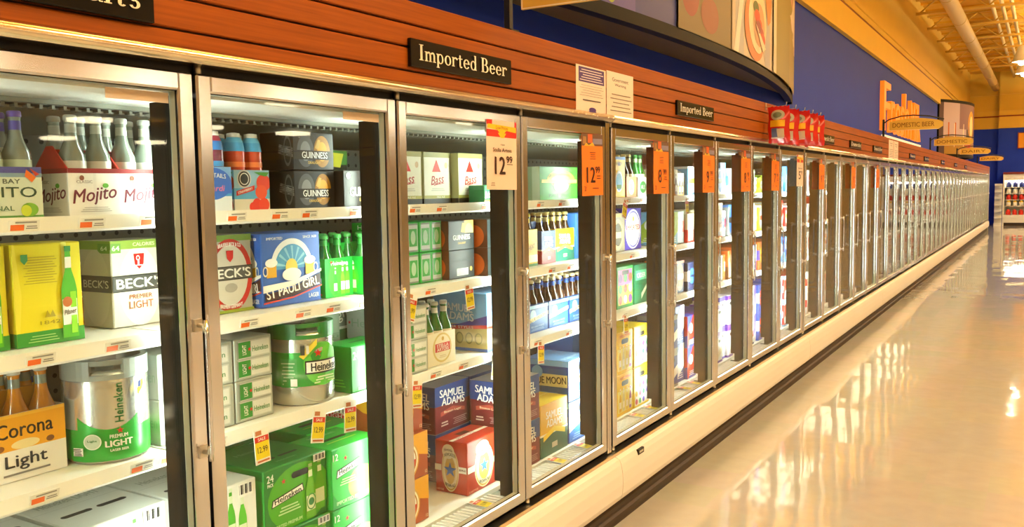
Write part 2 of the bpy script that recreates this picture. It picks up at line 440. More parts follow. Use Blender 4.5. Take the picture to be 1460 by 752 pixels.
WOOD = wood_mat(); GROOVE = pm('dark_groove', '#2a1006', .6)
YS0, YS1 = ky(-2)-S/2, ky(43)+S/2
b = MB(); zs = [1.95, 1.992, 2.066, 2.137, 2.212]
b.box(-.012, .008, YS0, YS1, 1.95, 2.205, GROOVE)
for z0, z1 in zip(zs, zs[1:]): b.rbox(-.012, .022, YS0, YS1, z0+.003, z1-.003, WOOD, .003)
struct('trim_%d' % n, b); n += 1
# ceiling luminaires: a louvred box with a bright panel, hung in rows over the shop floor
PANEL = emat('lit_panel', WARM, CEIL_POWER); ADDED_UP = emat('added_uplight', WARM, CEIL_POWER*2.8); HPANEL = emat('bright_lit_panel', WARM, CEIL_POWER*1.9); LPANEL = emat('long_lit_panel', WARM, CEIL_POWER*1.7)
HOUS = pm('luminaire_housing', '#c8c0a8', .5, noise=.05)
def luminaire(hl, far=False):
    r = empty('ceiling_light')
    b = MB(); b.box(-.62, .62, -.06, .06, .10, .16, HOUS)
    for s in (-1, 1): b.box(s*.62-.015, s*.62+.015, -hl-.015, hl+.015, -.02, .10, HOUS); b.box(-.62, .62, s*hl-.015, s*hl+.015, -.02, .10, HOUS)
    b.obj('housing', r)
    b = MB(); b.box(-.6, .6, -hl+.015, hl-.015, -.17 if far else .04, .05, LPANEL if hl > 1 else HPANEL if far else PANEL); b.obj('lit_panel', r)
    b = MB(); b.box(-.6, .6, -.5, .5, .055, .06, ADDED_UP); b.obj('added_uplight', r)  # glowing panel added on top to brighten the ceiling and upper walls
    b = MB()
    for i in range(1, 1 if far else 5):
        t = -.6+.24*i; b.box(t-.02, t+.02, -hl, hl, -.02, .035, HOUS); t *= hl/.6; b.box(-.6, .6, t-.02*hl/.6, t+.02*hl/.6, -.02, .035, HOUS)
    if not far: b.obj('louvre', r)
    for sx in (-.5, .5): b = MB(); b.tube([(sx, 0, .16), (sx, 0, 5.85-4.8)], .008, HOUS, 6); b.obj('hanger_rod', r)
    return r
lum = None; row_word = {3: 'row nearest the coolers', 10: 'second row from the coolers', 20: 'third row from the coolers', 31: 'fourth row from the coolers', 42: 'row furthest from the coolers'}
for X_, step in ((3, 5.6), (10, 5.6), (20, 5.6), (31, 5.6), (42, 5.6)):
    q = 0; y = -3.0 if X_ == 3 else -5.8; lum = None if X_ in (3, 10, 20) else lum
    while y < YE-2:
        q += 1
        if lum is None: lum = luminaire(1.9 if X_ == 3 else .62, X_ > 10); o = lum
        else: o = dup(lum)
        o.location = (X_, y, 4.8)
        tag(o, '%s ceiling light, %s in the %s' % ('long louvred' if X_ == 3 else 'square louvred' if X_ == 10 else 'square drop-lens', ordn(q), row_word[X_]), 'ceiling light', 'ceiling lights over the shop floor')
        y += step
# the two bright high-bay lamps that show at the right edge
for y, wd in ((29.0, 'nearer'), (32.1, 'further')):
    r = empty('high_bay_lamp', (1.04, y, 5.0)); b = MB()
    b.lathe([(.05,.45),(.09,.42),(.14,.3),(.22,.05),(.24,0),(.23,0),(.13,.28),(.05,.4)], WHITE, 20); b.obj('reflector', r)
    b = MB(); b.lathe([(.005,-.1),(.07,-.07),(.09,.02),(.07,.14),(.03,.24)], emat('lit_bulb', (1,.9,.66), 60), 14); b.obj('bulb', r)
    b = MB(); b.tube([(0,0,.44),(0,0,.58)], .01, HOUS, 6); b.obj('hanger_rod', r)
    tag(r, wd+' of the two bright bell-shaped lamps hanging by the joists', 'lamp', 'high bay lamps')
# ------------------------------------------------------------------ the reach-in coolers
def dots_mat():
    m = bpy.data.materials.new('perforated_grey_liner'); m.use_nodes = True; nt = m.node_tree; b = nt.nodes['Principled BSDF']; L = nt.links
    tc = nt.nodes.new('ShaderNodeTexCoord'); mp = nt.nodes.new('ShaderNodeMapping'); mp.inputs['Scale'].default_value = (0, 1, 1)
    v = nt.nodes.new('ShaderNodeTexVoronoi'); v.inputs['Scale'].default_value = 22; v.inputs['Randomness'].default_value = 0
    r = nt.nodes.new('ShaderNodeValToRGB'); r.color_ramp.interpolation = 'CONSTANT'
    r.color_ramp.elements[0].color = (.02,.02,.02,1); r.color_ramp.elements[1].position = .15; r.color_ramp.elements[1].color = (.20,.21,.18,1)
    L.new(tc.outputs['Object'], mp.inputs[0]); L.new(mp.outputs[0], v.inputs['Vector']); L.new(v.outputs['Distance'], r.inputs[0]); L.new(r.outputs[0], b.inputs['Base Color'])
    b.inputs['Roughness'].default_value = .5
    return m
PERF = dots_mat()
TUBE = emat('lit_tube', COOL, TUBE_POWER)
L_ = 5*W+S
def make_case():
    r = empty('reach_in_cooler')
    b = MB(); b.box(-.78, -.74, 0, L_, .1, 1.92, LINER); b.box(-.741, -.7395, .002, L_-.002, .405, 1.80, PERF)
    b.box(-.74, -.03, 0, L_, .30, .385, LINER); b.box(-.74, -.155, .001, L_-.001, .385, .404, SHELFM)
    b.box(-.78, -.04, 0, L_, 1.90, 1.945, WHITE)
    b.obj('cabinet', r)
    b = MB(); b.prism([(-.045,1.850),(-.275,1.843),(-.275,1.90),(-.045,1.90)], 0, L_, CANOPY)
    b.prism([(-.275,1.832),(-.34,1.826),(-.74,1.79),(-.74,1.90),(-.275,1.90)], 0, L_, LINER)
    b.obj('canopy', r)
    b = MB(); b.prism([(-.29,1.829),(-.335,1.8245),(-.335,1.8262),(-.29,1.8302)], .003, L_-.003, BLACK)
    for i in range(int(L_/.03)): b.box(-.337, -.288, .01+i*.03, .018+i*.03, 1.8225, 1.831, LINER)
    b.box(-.316, -.309, .003, L_-.003, 1.8225, 1.829, LINER)
    b.obj('air_outlet', r)
    pr = [(.0,1.953),(.024,1.953),(.030,1.948)]+[(.030+.004*math.sin(a), 1.937+.009*math.cos(a)) for a in [i*PI/8 for i in range(9)]]+[(.024,1.923)]+[(-.03,1.922),(-.03,1.95)]
    b = MB(); b.prism(pr, 0, L_, RAILM, True); b.obj('header_rail', r)
    b = MB(); b.box(-.05, -.03, 0, L_, 1.86, 1.95, BLACK); b.obj('header_recess', r)
    # base: sill, rounded cream apron, kick plate
    b = MB(); b.box(-.06, -.03, 0, L_, .30, .392, BLACK); b.prism([(-.03,.30),(-.03,.352),(.012,.352),(.022,.346),(.022,.30)], 0, L_, STEEL); b.obj('sill', r)
    pr = [(-.03,.30),(-.03,.344),(.024,.344),(.045,.335),(.055,.312),(.062,.27),(.064,.22),(.060,.17),(.050,.143),(.034,.134),(.0,.134),(.0,.30)]
    b = MB(); b.prism(pr, .002, L_-.002, CREAM, False); b.obj('apron', r)
    b = MB(); b.box(-.03, .012, 0, L_, 0, .134, KICK); b.prism([(.012,.02),(.022,.03),(.022,.05),(.012,.06)], 0, L_, KICK); b.prism([(.012,.07),(.02,.08),(.02,.1),(.012,.11)], 0, L_, KICK); b.obj('kick_plate', r)
    # product guard grille in front of the bottom deck
    for j in range(5):
        y0 = S/2+j*W+.03; y1 = y0+W-.06
        b = MB(); b.box(-.15, -.06, y0, y1, .3851, .390, KICK)
        for i in range(26): b.box(-.148, -.062, y0+.006+i*(y1-y0-.012)/26, y0+.006+i*(y1-y0-.012)/26+.011, .390, .398, WHITE)
        b.obj('air_grille', r)
    for z in ('top', 'second', 'third'):
        for j in range(5):
            y0 = S/2+j*W+.004; y1 = y0+W-.008; zz = SHELF[z]
            b = MB(); b.box(-.70, -.155, y0, y1, zz-.018, zz-.001, SHELFM)
            for yy in (y0+.01, y1-.03): b.prism([(-.7395,zz-.06),(-.7395,zz-.02),(-.5,zz-.02),(-.5,zz-.025)], yy, yy+.02, SHELFM)
            sh = b.obj('shelf', r)
            b = MB(); b.prism([(-.155,zz-.033),(-.155,zz+.003),(-.150,zz+.003),(-.143,zz-.028),(-.147,zz-.034)], y0, y1, SHELFM); b.obj('price_rail', sh)
    for j in range(6):
        yc = S/2+j*W
        lo, hi = yc-.030, yc+.030
        b = MB(); b.box(-.105, -.046, lo, hi, .392, 1.862, MULL); b.box(-.131, -.105, yc-.03, yc-.024, .45, 1.838, MULL)
        mu = b.obj('mullion', r)
        b = MB(); b.tube([(-.128, yc+.016, .47), (-.128, yc+.016, 1.825)], .011, TUBE, 8); [b.box(-.125, -.105, yc+.006, yc+.026, z, z+.02, WHITE) for z in (.46, 1.815)]; b.obj('lamp_tube', mu)
    for y in (0, L_-.022): b = MB(); b.box(-.04, -.006, y+.001, y+.021, .36, 1.92, CHROME); b.obj('joint_post', r)
    fr = None
    for j in range(5):
        y0 = S/2+j*W+.005; y1 = y0+W-.010; z0, z1 = .378, 1.902; f = .044
        b = MB()
        b.rbox(-.04, 0, y0, y0+f, z0, z1, CHROME, .005); b.rbox(-.04, 0, y1-f, y1, z0, z1, CHROME, .005)
        b.rbox(-.04, 0, y0+f-.004, y1-f+.004, z0, z0+f, CHROME, .005); b.rbox(-.04, 0, y0+f-.004, y1-f+.004, z1-f, z1, CHROME, .005)
        fr = b.obj('door', r)
        a, c, d, e = y0+f, y1-f, z0+f, z1-f
        b = MB(); t = .0015
        for x0, x1, m in ((-.0315, -.012, ALU), (-.012, -.009, BLACK)):
            b.box(x0, x1, a, a+t, d, e, m); b.box(x0, x1, c-t, c, d, e, m); b.box(x0, x1, a, c, d, d+t, m); b.box(x0, x1, a, c, e-t, e, m)
        b.obj('glass_spacer', fr)
        b = MB(); b.box(-.031, -.027, a+.004, c-.004, d+.004, e-.004, GLASS); b.obj('glass_pane', fr)
        b = MB(); yh = y1-.02
        b.tube([(.0, yh, 1.30), (.024, yh, 1.30), (.030, yh, 1.285)], .006, STEEL, 8); b.tube([(.0, yh, .99), (.024, yh, .99), (.030, yh, 1.005)], .006, STEEL, 8)
        b.tube([(.030, yh, .97), (.033, yh, 1.0), (.034, yh, 1.14), (.033, yh, 1.28), (.030, yh, 1.315)], .0052, CHROME, 10)
        b.box(0, .005, yh-.012, yh+.012, 1.285, 1.315, STEEL); b.box(0, .005, yh-.012, yh+.012, .975, 1.005, STEEL)
        b.obj('handle', fr)
        b = MB(); b.box(-.0268, -.0262, c-.172, c-.008, e-.030, e-.006, P('e8cfb4')); b.obj('sticker', fr)
        b = MB(); b.lathe([(.011, 0), (.011, .02)], STEEL, 8, (-.02, y0+.03, z0-.022)); b.obj('hinge', fr); b = MB(); b.lathe([(.009, 0), (.009, .022)], STEEL, 8, (-.02, y0+.02, z1)); b.obj('hinge', fr)
    return r
case0 = make_case()
for i in range(9):
    o = case0 if i == 0 else dup(case0)
    o.location = (0, YS0+i*L_, 0)
    if i == 0: lb = 'nearest five-door glass cooler unit, cut by the left edge'
    elif i == 8: lb = 'furthest five-door glass cooler unit, ending before the blue end wall'
    else: lb = '%s five-door glass cooler unit from the left in the long run' % ordn(i+1)
    tag(o, lb, 'cooler', 'run of glass-door coolers')
b = MB(); b.box(-.78, .0, YS1+.001, YS1+.05, .0, 1.95, WHITE); b.box(-.03, .03, YS1+.001, YS1+.05, 0, 2.2, STEEL)
b.obj('end_panel', o).location = (0, -o.location.y, 0)
# black rating plate and slot on the apron of the second unit
b = MB(); b.rbox(.046, .060, 4.00, 4.07, .305, .333, BLACK, .002)
f = flat(b, (.060, 4.0, .305), (0,1,0), (0,0,1), (1,0,0), .07, .028); f.rect(.15,.3,.85,.7,P('b9b0a0'))
tag(b.obj('rating_plate'), 'small black plate on the cream cooler base below fifth glass door', 'plate')
# ------------------------------------------------------------------ packaging
WH, BK = P('f4f2ea'), P('12100f')
RED, DRED = P('c81e1a'), P('8a1418')
GRN, DGRN, LGRN = P('16962a'), P('0c5a22'), P('58c83a')
GOLD, SILV, GREY = P('d8b04a'), pm('can_silver', '#cfd2cc', .3, .75), P('8e928c')
NAVY, SKY = P('1c2c66'), P('6aa0dc')
YELP, ORG = P('f0d020'), P('e8701c')
def gl(name, col, rough=.12): return pm('bottle_'+name, col, rough, spec=.6, coat=.4)
G_GREEN, G_BROWN, G_CLEAR, G_AMBER = gl('green','#1c6a24'), gl('brown','#3a1c0a'), gl('clear','#7f8a80',.06), gl('beer','#b8741a')
BOT = {}
def bottle_mesh(key, glass, label, neck, cap, h=.228, r=.0305):
    if key in BOT: return BOT[key]
    b = MB()
    if key.startswith('alu'):        # tall wrapped bottle with a wide shoulder
        b.lathe([(r*.9,0),(r,.004),(r,.12),(r,.135),(r,.165),(r*.86,.19),(r*.62,.205)], glass, 16, mats=[glass,glass,label,glass,neck,cap]); me = b.mesh('bottle')
        c = MB(); c.lathe([(r*.60,.203),(r*.64,.206),(r*.6,.216),(r*.3,.218)], WH, 14); BOT[key] = (me, c.mesh('bottle_cap')); return BOT[key]
    pr = [(r*.9,0),(r,.004),(r,.05*h/.228),(r,.125*h/.228),(r*.97,.138*h/.228),(r*.55,.17*h/.228),(r*.43,.19*h/.228),(r*.41,.21*h/.228),(r*.46,h-.008),(r*.40,h-.006)]
    b.lathe(pr, glass, 14, mats=[glass,glass,label,glass,glass,glass,neck,glass,glass])
    me = b.mesh('bottle')
    c = MB(); c.lathe([(r*.45,h-.010),(r*.5,h-.008),(r*.47,h+.002),(r*.36,h+.004)], cap, 14); ce = c.mesh('bottle_cap')
    BOT[key] = (me, ce); return BOT[key]
def six_pack(nx, ny, hc, base, front, side, bot, name='bottle_six_pack', pitch=.0645, plate=None, slope=False, fig='bottle'):
    """open-topped carrier with nx x ny bottles in it"""
    r = empty(name); d = nx*pitch+.004; w_ = ny*pitch+.004
    b = MB(); t = .0025
    b.box(-d/2, d/2, -w_/2, w_/2, 0, .003, base)
    b.box(d/2-t, d/2, -w_/2, w_/2, .003, hc, base); b.box(-d/2, -d/2+t, -w_/2, w_/2, .003, hc, base)
    pl = plate or base
    for s in (-1, 1):
        y0, y1 = sorted((s*w_/2, s*(w_/2-t)))
        b.prism([(-d/2+t,.003),(d/2-t,.003),(d/2-t,hc),(-d/2+t,hc)], y0, y1, base)
        if slope: b.prism([(-d/2+t,hc),(d/2-t,hc),(.012,hc+.052),(-.012,hc+.052)], y0, y1, pl)
    b.box(-.002, .002, -w_/2+t, w_/2-t, .003, hc+.045, pl)
    F = box_faces(b, d, w_, hc)
    front(F['front']); (side or front)(F['side'])
    b.obj('carrier', r)
    me, ce = bottle_mesh(*bot)
    for i in range(nx):
        for j in range(ny):
            o = link(fig, me, r, (-d/2+.002+pitch*(i+.5), -w_/2+.002+pitch*(j+.5), .0035)); link('bottle_cap', ce, o)
    r['_d'], r['_w'] = d, w_
    return r
def carton(name, d, w_, h, base, front=None, side=None, top=None, edge=None):
    b = MB(); b.rbox(-d/2, d/2, -w_/2, w_/2, 0, h, base, .003)
    F = box_faces(b, d, w_, h)
    if front: front(F['front'])
    if side: side(F['side']); side(F['right'])
    if top: top(F['top'])
    o = b.obj(name); o['_d'], o['_w'] = d, w_
    return o
def place(o, desc, cat, shelf, n, X, Y, group=None, z=0.0, rz=0.0, suffix=True):
    """front face at X, left end at Y, on the given shelf of the n-th glass door"""
    o.location = (X-o['_d']/2, Y+o['_w']/2, SHELF[shelf]+.0005+z); o.rotation_euler = (0,0,rz)
    if suffix: desc = '%s, %s, %s glass door' % (desc, SHELF_WORD[shelf], ordn(n))
    o['label'] = desc; o['category'] = cat
    if group: o['group'] = group
    return o
def again(o, desc, shelf, n, X, Y, z=0.0, rz=0.0, suffix=True):
    return place(dup(o), desc, o['category'], shelf, n, X, Y, o.get('group'), z, rz, suffix)
def slot(f, cu=.5, cv=.5, wu=.3, hv=.06):
    f.rect(cu-wu/2, cv-hv/2, cu+wu/2, cv+hv/2, BK); f.ell(cu-wu/2, cv, hv/2*f.h/f.w, hv/2, BK); f.ell(cu+wu/2, cv, hv/2*f.h/f.w, hv/2, BK)
def barcode(f, u0, v0, u1, v1):
    f.rect(u0, v0, u1, v1, WH)
    for i in range(9):
        a = u0+(u1-u0)*(.08+.84*i/9); f.rect(a, v0+(v1-v0)*.2, a+(u1-u0)*(.02+.03*((i*5) % 3)), v1-(v1-v0)*.1, BK)

# ---- first glass door
def f_mojA(f):
    f.rect(0,.86,1,1,P('4a4c98')); f.rect(0,.80,1,.88,P('7fa0b8')); f.rect(0,0,1,.06,P('5d9a4a'))
    f.text('BRIGHT BAY', .45,.72,.09,P('4c5a50'),.6); f.text('MOJITO', .5,.48,.26,P('2c4a34'),.86); f.text('ORIGINAL', .42,.2,.09,P('5a7a5c'),.5)
    f.ell(.84,.17,.10,.13,P('7ab83a')); f.ell(.80,.15,.06,.11,P('c8d83a')); f.poly([(.82,.95),(.93,.80),(.88,.70),(.80,.82)],ORG); f.poly([(.86,.98),(.97,.86),(.92,.82)],P('b83018'))
A = six_pack(2,3,.112,P('d4dfce'),f_mojA,None,('mojA',G_CLEAR,P('b8c8b0'),P('50489a'),P('5a4a9a')))
place(A,'pale green mojito six-pack with purple bottle necks','six-pack','top',1,-.17,.975)
def f_moj(f):
    f.rect(.0,.9,1,1,DRED); f.rect(.47,.1,.53,.9,P('e6e4dc'))
    f.text('Mojito', .5,.42,.36,P('6a1630'),.84,rot=.12,shear=.3,bold=.0006); f.text('CLASSIC', .3,.72,.06,P('a09890'),.3); f.circ(.25,.8,.006,P('8a4a30'))
    f.ell(.70,.64,.06,.05,P('5aa83a')); f.lines(.2,.8,.08,.2,3,P('b4b0a8'))
B = six_pack(2,2,.111,P('efece4'),f_moj,f_moj,('moj',G_CLEAR,P('d8d4cc'),P('b4b8ac'),P('a8aca4')),plate=P('c22a1e'),slope=True)
place(B,'white mojito four-pack with red lettering, left of two','four-pack','top',1,-.17,1.235,'white mojito four-packs')
again(B,'white mojito four-pack with red lettering, right of two','top',1,-.18,1.375)
def f_pil(f):
    f.rect(0,0,1,.14,P('2c8a2c')); f.poly([(0,.14),(.05,.14),(.10,.5),(.03,1),(0,1)],P('e8d83a'))
    f.poly([(.72,.14),(.86,.14),(.80,.45),(.78,1),(.70,1)],P('f2e86a')); f.lines(.14,.62,.60,.88,11,P('b0a010'),.3); f.lines(.15,.6,.03,.11,3,P('9ac87a'),.3)
    f.poly([(.10,.90),(.20,.90),(.20,.84),(.15,.80),(.10,.84)],P('3a8a48')); f.poly([(.40,.27),(.44,.34),(.48,.29),(.52,.34),(.56,.27)],P('a89a10')); f.text('1842',.48,.22,.035,P('a09414'),.3)
    f.bottle(.78,.04,.92,.24,P('4aa81c'),P('f0ece0'),P('f2e8d0'),P('2c8a3c')); f.rect(.79,.08,.88,.5,P('8ad21e')); f.rect(.68,.26,.88,.34,WH); f.circ(.74,.40,.012,P('b86a2c')); f.text('Pilsner',.78,.30,.05,P('50483a'),.18,rot=.15,shear=.3)
def s_pil(f):
    f.rect(0,0,1,.14,P('2c7a2c')); f.poly([(0,.14),(1,.14),(.8,.5),(1,1),(.2,1),(.5,.6)],P('e4d01c')); f.poly([(0,.4),(.3,.2),(.35,.14),(0,.14)],P('a87a10'))
A = carton('beer_carton',.11,.165,.235,P('e0cf12'),f_pil,s_pil)
place(A,'yellow and green pilsner carton with big bottle picture','carton','second',1,-.235,1.133)
again(A,'yellow and green pilsner carton at the cut left end','second',1,-.24,.955)
def f_becks(f):
    f.ell(.5,.46,.38,.46,P('ddd8c6')); f.rect(0,.90,1,1,P('7f9a3a')); f.rect(.0,.86,.18,.97,P('5c8a30')); f.text('64',.09,.915,.055,P('e4ecd0'),.13); f.text('CALORIES',.6,.95,.04,P('d8e0b8'),.4)
    f.poly([(.40,.84),(.60,.84),(.58,.72),(.5,.66),(.42,.72)],RED); f.rect(.44,.70,.56,.71,WH); f.ring(.48,.79,.035,.03,.4,WH); f.rect(.47,.70,.50,.77,WH)
    f.rect(-.0,.41,1,.60,P('30302c')); f.rect(.02,.425,.98,.585,P('4a4b46')); f.text("BECK'S",.5,.505,.115,P('e6e4da'),.86,bold=.0012)
    f.text('PREMIER',.5,.345,.05,P('a0603a'),.42); f.text('LIGHT',.5,.25,.085,P('a0582e'),.44)
def s_becks(f):
    f.rect(0,.90,1,1,P('7f9a3a')); f.rect(.6,.86,.98,.97,P('5c8a30')); f.text('64',.8,.915,.05,P('e4ecd0'),.2); f.ell(.5,.46,.45,.44,P('cfcab8')); f.rect(.0,.41,1,.6,P('3a3a36')); f.text("BECK'S",.5,.505,.09,P('d8d6cc'),.8)
A = carton('beer_carton',.13,.163,.226,P('c4bfac'),f_becks,s_becks)
place(A,'pale grey light beer carton with black name band','carton','second',1,-.30,1.423)
def f_rs(f):
    f.rect(0,.92,1,1,RED); f.rect(0,0,1,.05,RED); f.poly([(.1,.22),(.9,.62),(.97,.78),(.88,.76),(.92,.86),(.1,.52)],P('d01c18')); f.text('Red Stripe',.5,.52,.2,WH,.7,rot=.32,shear=.25,bold=.001)
A = six_pack(2,3,.118,P('f0ece6'),f_rs,None,('rs',G_BROWN,P('d8d0c4'),P('c03020'),P('b8b0a0'),.19,.031))
place(A,'white and red lager six-pack half hidden behind the yellow carton','six-pack','second',1,-.46,1.32)
again(A,'white and red lager six-pack at the very back','second',1,-.60,1.33)
def f_cor(f):
    f.rect(0,.46,1,1,P('eaa41c')); f.rect(0,.95,1,1,P('f0b83a')); f.text('Corona',.5,.76,.22,P('2a1c10'),.68,bold=.0008); f.ell(.5,.53,.17,.07,P('f0dca0')); f.ell(.2,.52,.05,.045,P('7a4a14')); f.ell(.8,.52,.05,.045,P('7a4a14'))
    f.text('Light',.5,.27,.24,P('20242c'),.5,bold=.0008); f.lines(.22,.78,.08,.13,1,P('807c78'),.6)
A = six_pack(2,3,.155,P('f2efe8'),f_cor,None,('cor',G_AMBER,P('d89a30'),G_CLEAR,P('c8c4b8'),.245),plate=P('e0a020'))
place(A,'yellow and white light lager six-pack with clear bottles','six-pack','third',1,-.262,1.055,'yellow and white light lager six-packs')
again(A,'yellow and white light lager six-pack cut by the left edge','third',1,-.262,.852)
GREYPL, GREENPL = pm('grey_keg_plastic', '#8f968f', .4), pm('green_keg_plastic', '#0f7a30', .35)
CANMET = pm('keg_aluminium', '#d9dad2', .22, .8, noise=.03)
KGREEN = pm('keg_green_print', '#1e9a2e', .3, .25)
def keg(kind):
    r = empty('mini_keg'); R_, h = .1, .25
    b = MB(); up_ = KGREEN if kind == 'green' else CANMET; lo_ = CANMET if kind == 'green' else KGREEN
    if kind == 'light': ms = [CANMET,KGREEN,KGREEN,KGREEN,CANMET,CANMET,CANMET,CANMET,CANMET]; pr = [(R_*.93,0),(R_*.96,.006),(R_,.012),(R_,.05),(R_,.085),(R_,.15),(R_*1.0,.18),(R_*.99,.20),(R_*.95,.222),(R_*.80,.226)]
    else: ms = [CANMET,CANMET,CANMET,KGREEN,KGREEN,CANMET,CANMET,CANMET,CANMET]; pr = [(R_*.93,0),(R_*.96,.006),(R_,.012),(R_,.06),(R_,.10),(R_,.165),(R_,.19),(R_*.99,.205),(R_*.95,.222),(R_*.80,.226)]
    b.lathe(pr, CANMET, 40, mats=ms)
    am = -.55
    if kind == 'light':
        F = curved(b, R_, .085, 1.5, .035, am); F.put([(i/20*1.0, .0) for i in range(21)]+[(i/20, .9*abs(2*i/20-1)**2) for i in range(21)], [[i,i+1,22+i,21+i] for i in range(20)], KGREEN)
        F = curved(b, R_, .02, 1.7, .2, am)
        F.text('Heineken', .64,.64,.10,P('1c6a30'),.56,rot=PI/2,bold=.0006); F.star(.64,.30,.009,RED); F.text('PREMIUM',.62,.235,.045,WH,.24); F.text('LIGHT',.62,.15,.075,WH,.36,bold=.001); F.text('LAGER BEER',.62,.07,.03,WH,.24)
        F.circ(.28,.19,.019,P('b8c8b0')); F.ring(.28,.19,.115,.095,.12,P('d8e0d0')); F.text('Light',.28,.2,.03,P('407a40'),.12); F.rect(.02,.02,.16,.12,WH); F.lines(.03,.15,.02,.12,5,BK,.5)
        F.poly([(.86,.78),(.97,.9),(.97,.82),(.88,.68)],YELP); F.rect(.88,.80,.93,.88,P('3a4a8a'))
    else:
        F = curved(b, R_, .05, 1.9, .16, am)
        F.rect(.02,.05,.3,.6,P('3aa048'),6); F.lines(.05,.27,.08,.55,7,P('9ad09a'),.4); F.rect(.2,.08,.3,.22,WH); F.ell(.72,.48,.32,.42,P('5cc23c'))
        F.rect(.42,.30,1.0,.56,P('1a1c18'),8); F.rect(.44,.33,1.0,.53,WH,8); F.text('Heineken',.76,.43,.16,P('151512'),.5,bold=.0008); F.star(.62,.70,.013,RED); F.lines(.55,.95,.10,.26,3,P('d8f0c8'),.5)
        F.poly([(.34,.66),(.60,.98),(.60,.86),(.40,.60)],P('e0c83a')); F.rect(.36,.68,.42,.86,P('3a4038')); F.rect(.44,.70,.48,.86,P('d8d4c0'))
    b.obj('keg_body', r)
    b = MB(); m = GREENPL if kind == 'green' else GREYPL; n = 40; z0, z1 = .205, .252
    for i in range(n):                   # collar ring with two open grips
        a0, a1 = 2*PI*i/n, 2*PI*(i+1)/n
        g = any(abs(((math.degrees((a0+a1)/2)-c+180) % 360)-180) < 24 for c in (-30, 150))
        for (lo, hi) in ([(z0, z0+.012), (z1-.012, z1)] if g else [(z0, z1)]):
            v = []
            for a in (a0, a1):
                for rr in (R_*.86, R_*1.015 if lo < z0+.005 else R_*.97):
                    for z in (lo, hi): v.append((rr*math.cos(a), rr*math.sin(a), z))
            b.add(v, [(0,1,5,4),(2,6,7,3),(1,3,7,5),(0,4,6,2),(0,2,3,1),(4,5,7,6)], m)
    b.obj('grip_ring', r)
    b = MB(); b.lathe([(.02,.224),(.022,.235),(.012,.238)], m, 14); b.obj('bung', r)
    r['_d'] = r['_w'] = 2*R_
    return r
A = keg('light'); place(A,'silver mini keg with green base and grey grip ring','mini keg','third',1,-.17,1.268,'silver mini kegs')
again(A,'silver mini keg standing left behind the front keg','third',1,-.46,1.17)
def f_hl(f):
    for i in range(2):
        v = .06+.46*i; f.rect(.06,v,.94,v+.42,P('c4c8c2')); f.rect(.10,v+.02,.42,v+.40,P('2c8a34')); f.rect(.44,v+.03,.92,v+.39,P('dfe2dc')); f.rect(.06,v,.10,v+.42,P('8a908a'))
        f.text('LIGHT',.25,v+.21,.12,WH,.2,rot=PI/2); f.text('Heineken',.67,v+.2,.13,P('4a8a50'),.42); f.star(.38,v+.21,.007,RED)
def s_hl(f): f.text('Heineken',.5,.5,.25,P('8ea890'),.8); f.star(.06,.5,.008,RED)
CP = carton('can_pack',.142,.245,.119,P('aab2a8'),f_hl,s_hl)
place(CP,'silver light beer can pack behind the post, lower','can pack','third',1,-.20,1.472,'silver light beer can packs')
again(CP,'silver light beer can pack behind the post, upper','third',1,-.20,1.472,.120)
def f_hw(f):
    f.bottle(.62,.06,.9,.12,P('4aa82a'),P('d8e8c8')); f.bottle(.78,.02,.86,.12,P('5ab832'),P('e0ecd0')); slot(f,.25,.62,.24,.16); f.text('Heineken',.25,.3,.12,P('3a7a40'),.36); f.rect(.0,.0,.14,.35,P('50b030')); barcode(f,.72,.78,.94,.98); f.text('24',.1,.85,.12,P('60785c'),.1)
def t_hw(f): slot(f,.3,.3,.26,.05); slot(f,.7,.3,.26,.05); f.text('Heineken LIGHT',.5,.6,.09,P('b0b8aa'),.7); f.rect(0,.47,1,.475,P('c8c8c0'))
WC = carton('beer_case',.40,.25,.197,P('e9ebe4'),f_hw,lambda f: f.text('Heineken',.5,.5,.2,P('7aa07a'),.6),t_hw)
place(WC,'white light beer case, upper right','beer case','deck',1,-.25,1.262,'white light beer cases',.1985)
again(WC,'white light beer case, lower right','deck',1,-.25,1.262)
again(WC,'white light beer case, upper left','deck',1,-.29,.995,.198)
again(WC,'white light beer case, lower left','deck',1,-.29,.995)

# ---- second glass door
def f_b1(f):
    f.rect(0,0,1,.38,P('e0e8ee')); f.rect(0,.34,1,.4,P('4aa0d8')); f.ell(.5,.62,.5,.36,P('3a6cc8')); f.rect(0,.40,1,.62,P('3a6cc8')); f.text('COCKTAILS',.5,.78,.1,WH,.7,bow=.03); f.text('Bacardi',.5,.52,.13,P('e87aa0'),.6,shear=.25)
    f.circ(.2,.14,.014,P('6a2a8a')); f.circ(.34,.17,.015,P('c8303a')); f.circ(.28,.10,.012,P('8a2050'))
A = six_pack(2,2,.122,P('7fb0e0'),f_b1,None,('alu1',gl('blueberry','#6a2040'),P('4a9ad8'),P('3a80d0'),P('a83048')))
place(A,'blue and white cocktail four-pack, furthest left','four-pack','top',2,-.2,1.605)
def f_b2(f):
    f.rect(0,0,1,.3,P('e8e4d4')); f.rect(0,.28,1,.55,P('5ab0e0')); f.circ(.28,.78,.026,P('d8d8d4')); f.circ(.28,.78,.022,P('2c3034')); f.ring(.28,.78,.13,.15,.15,WH)
    f.ell(.82,.68,.2,.22,P('e0432a')); f.ell(.75,.45,.17,.18,P('e8552c')); f.circ(.62,.14,.018,P('d8301c')); f.circ(.82,.13,.02,P('e04020')); f.circ(.5,.08,.014,P('d8301c')); f.poly([(.55,.95),(.98,.95),(.9,.84),(.7,.88)],P('4a9a3a'))
    f.poly([(.04,.36),(.55,.5),(.55,.62),(.04,.48)],RED); f.text('STRAWBERRY',.29,.49,.06,WH,.42,rot=.25)
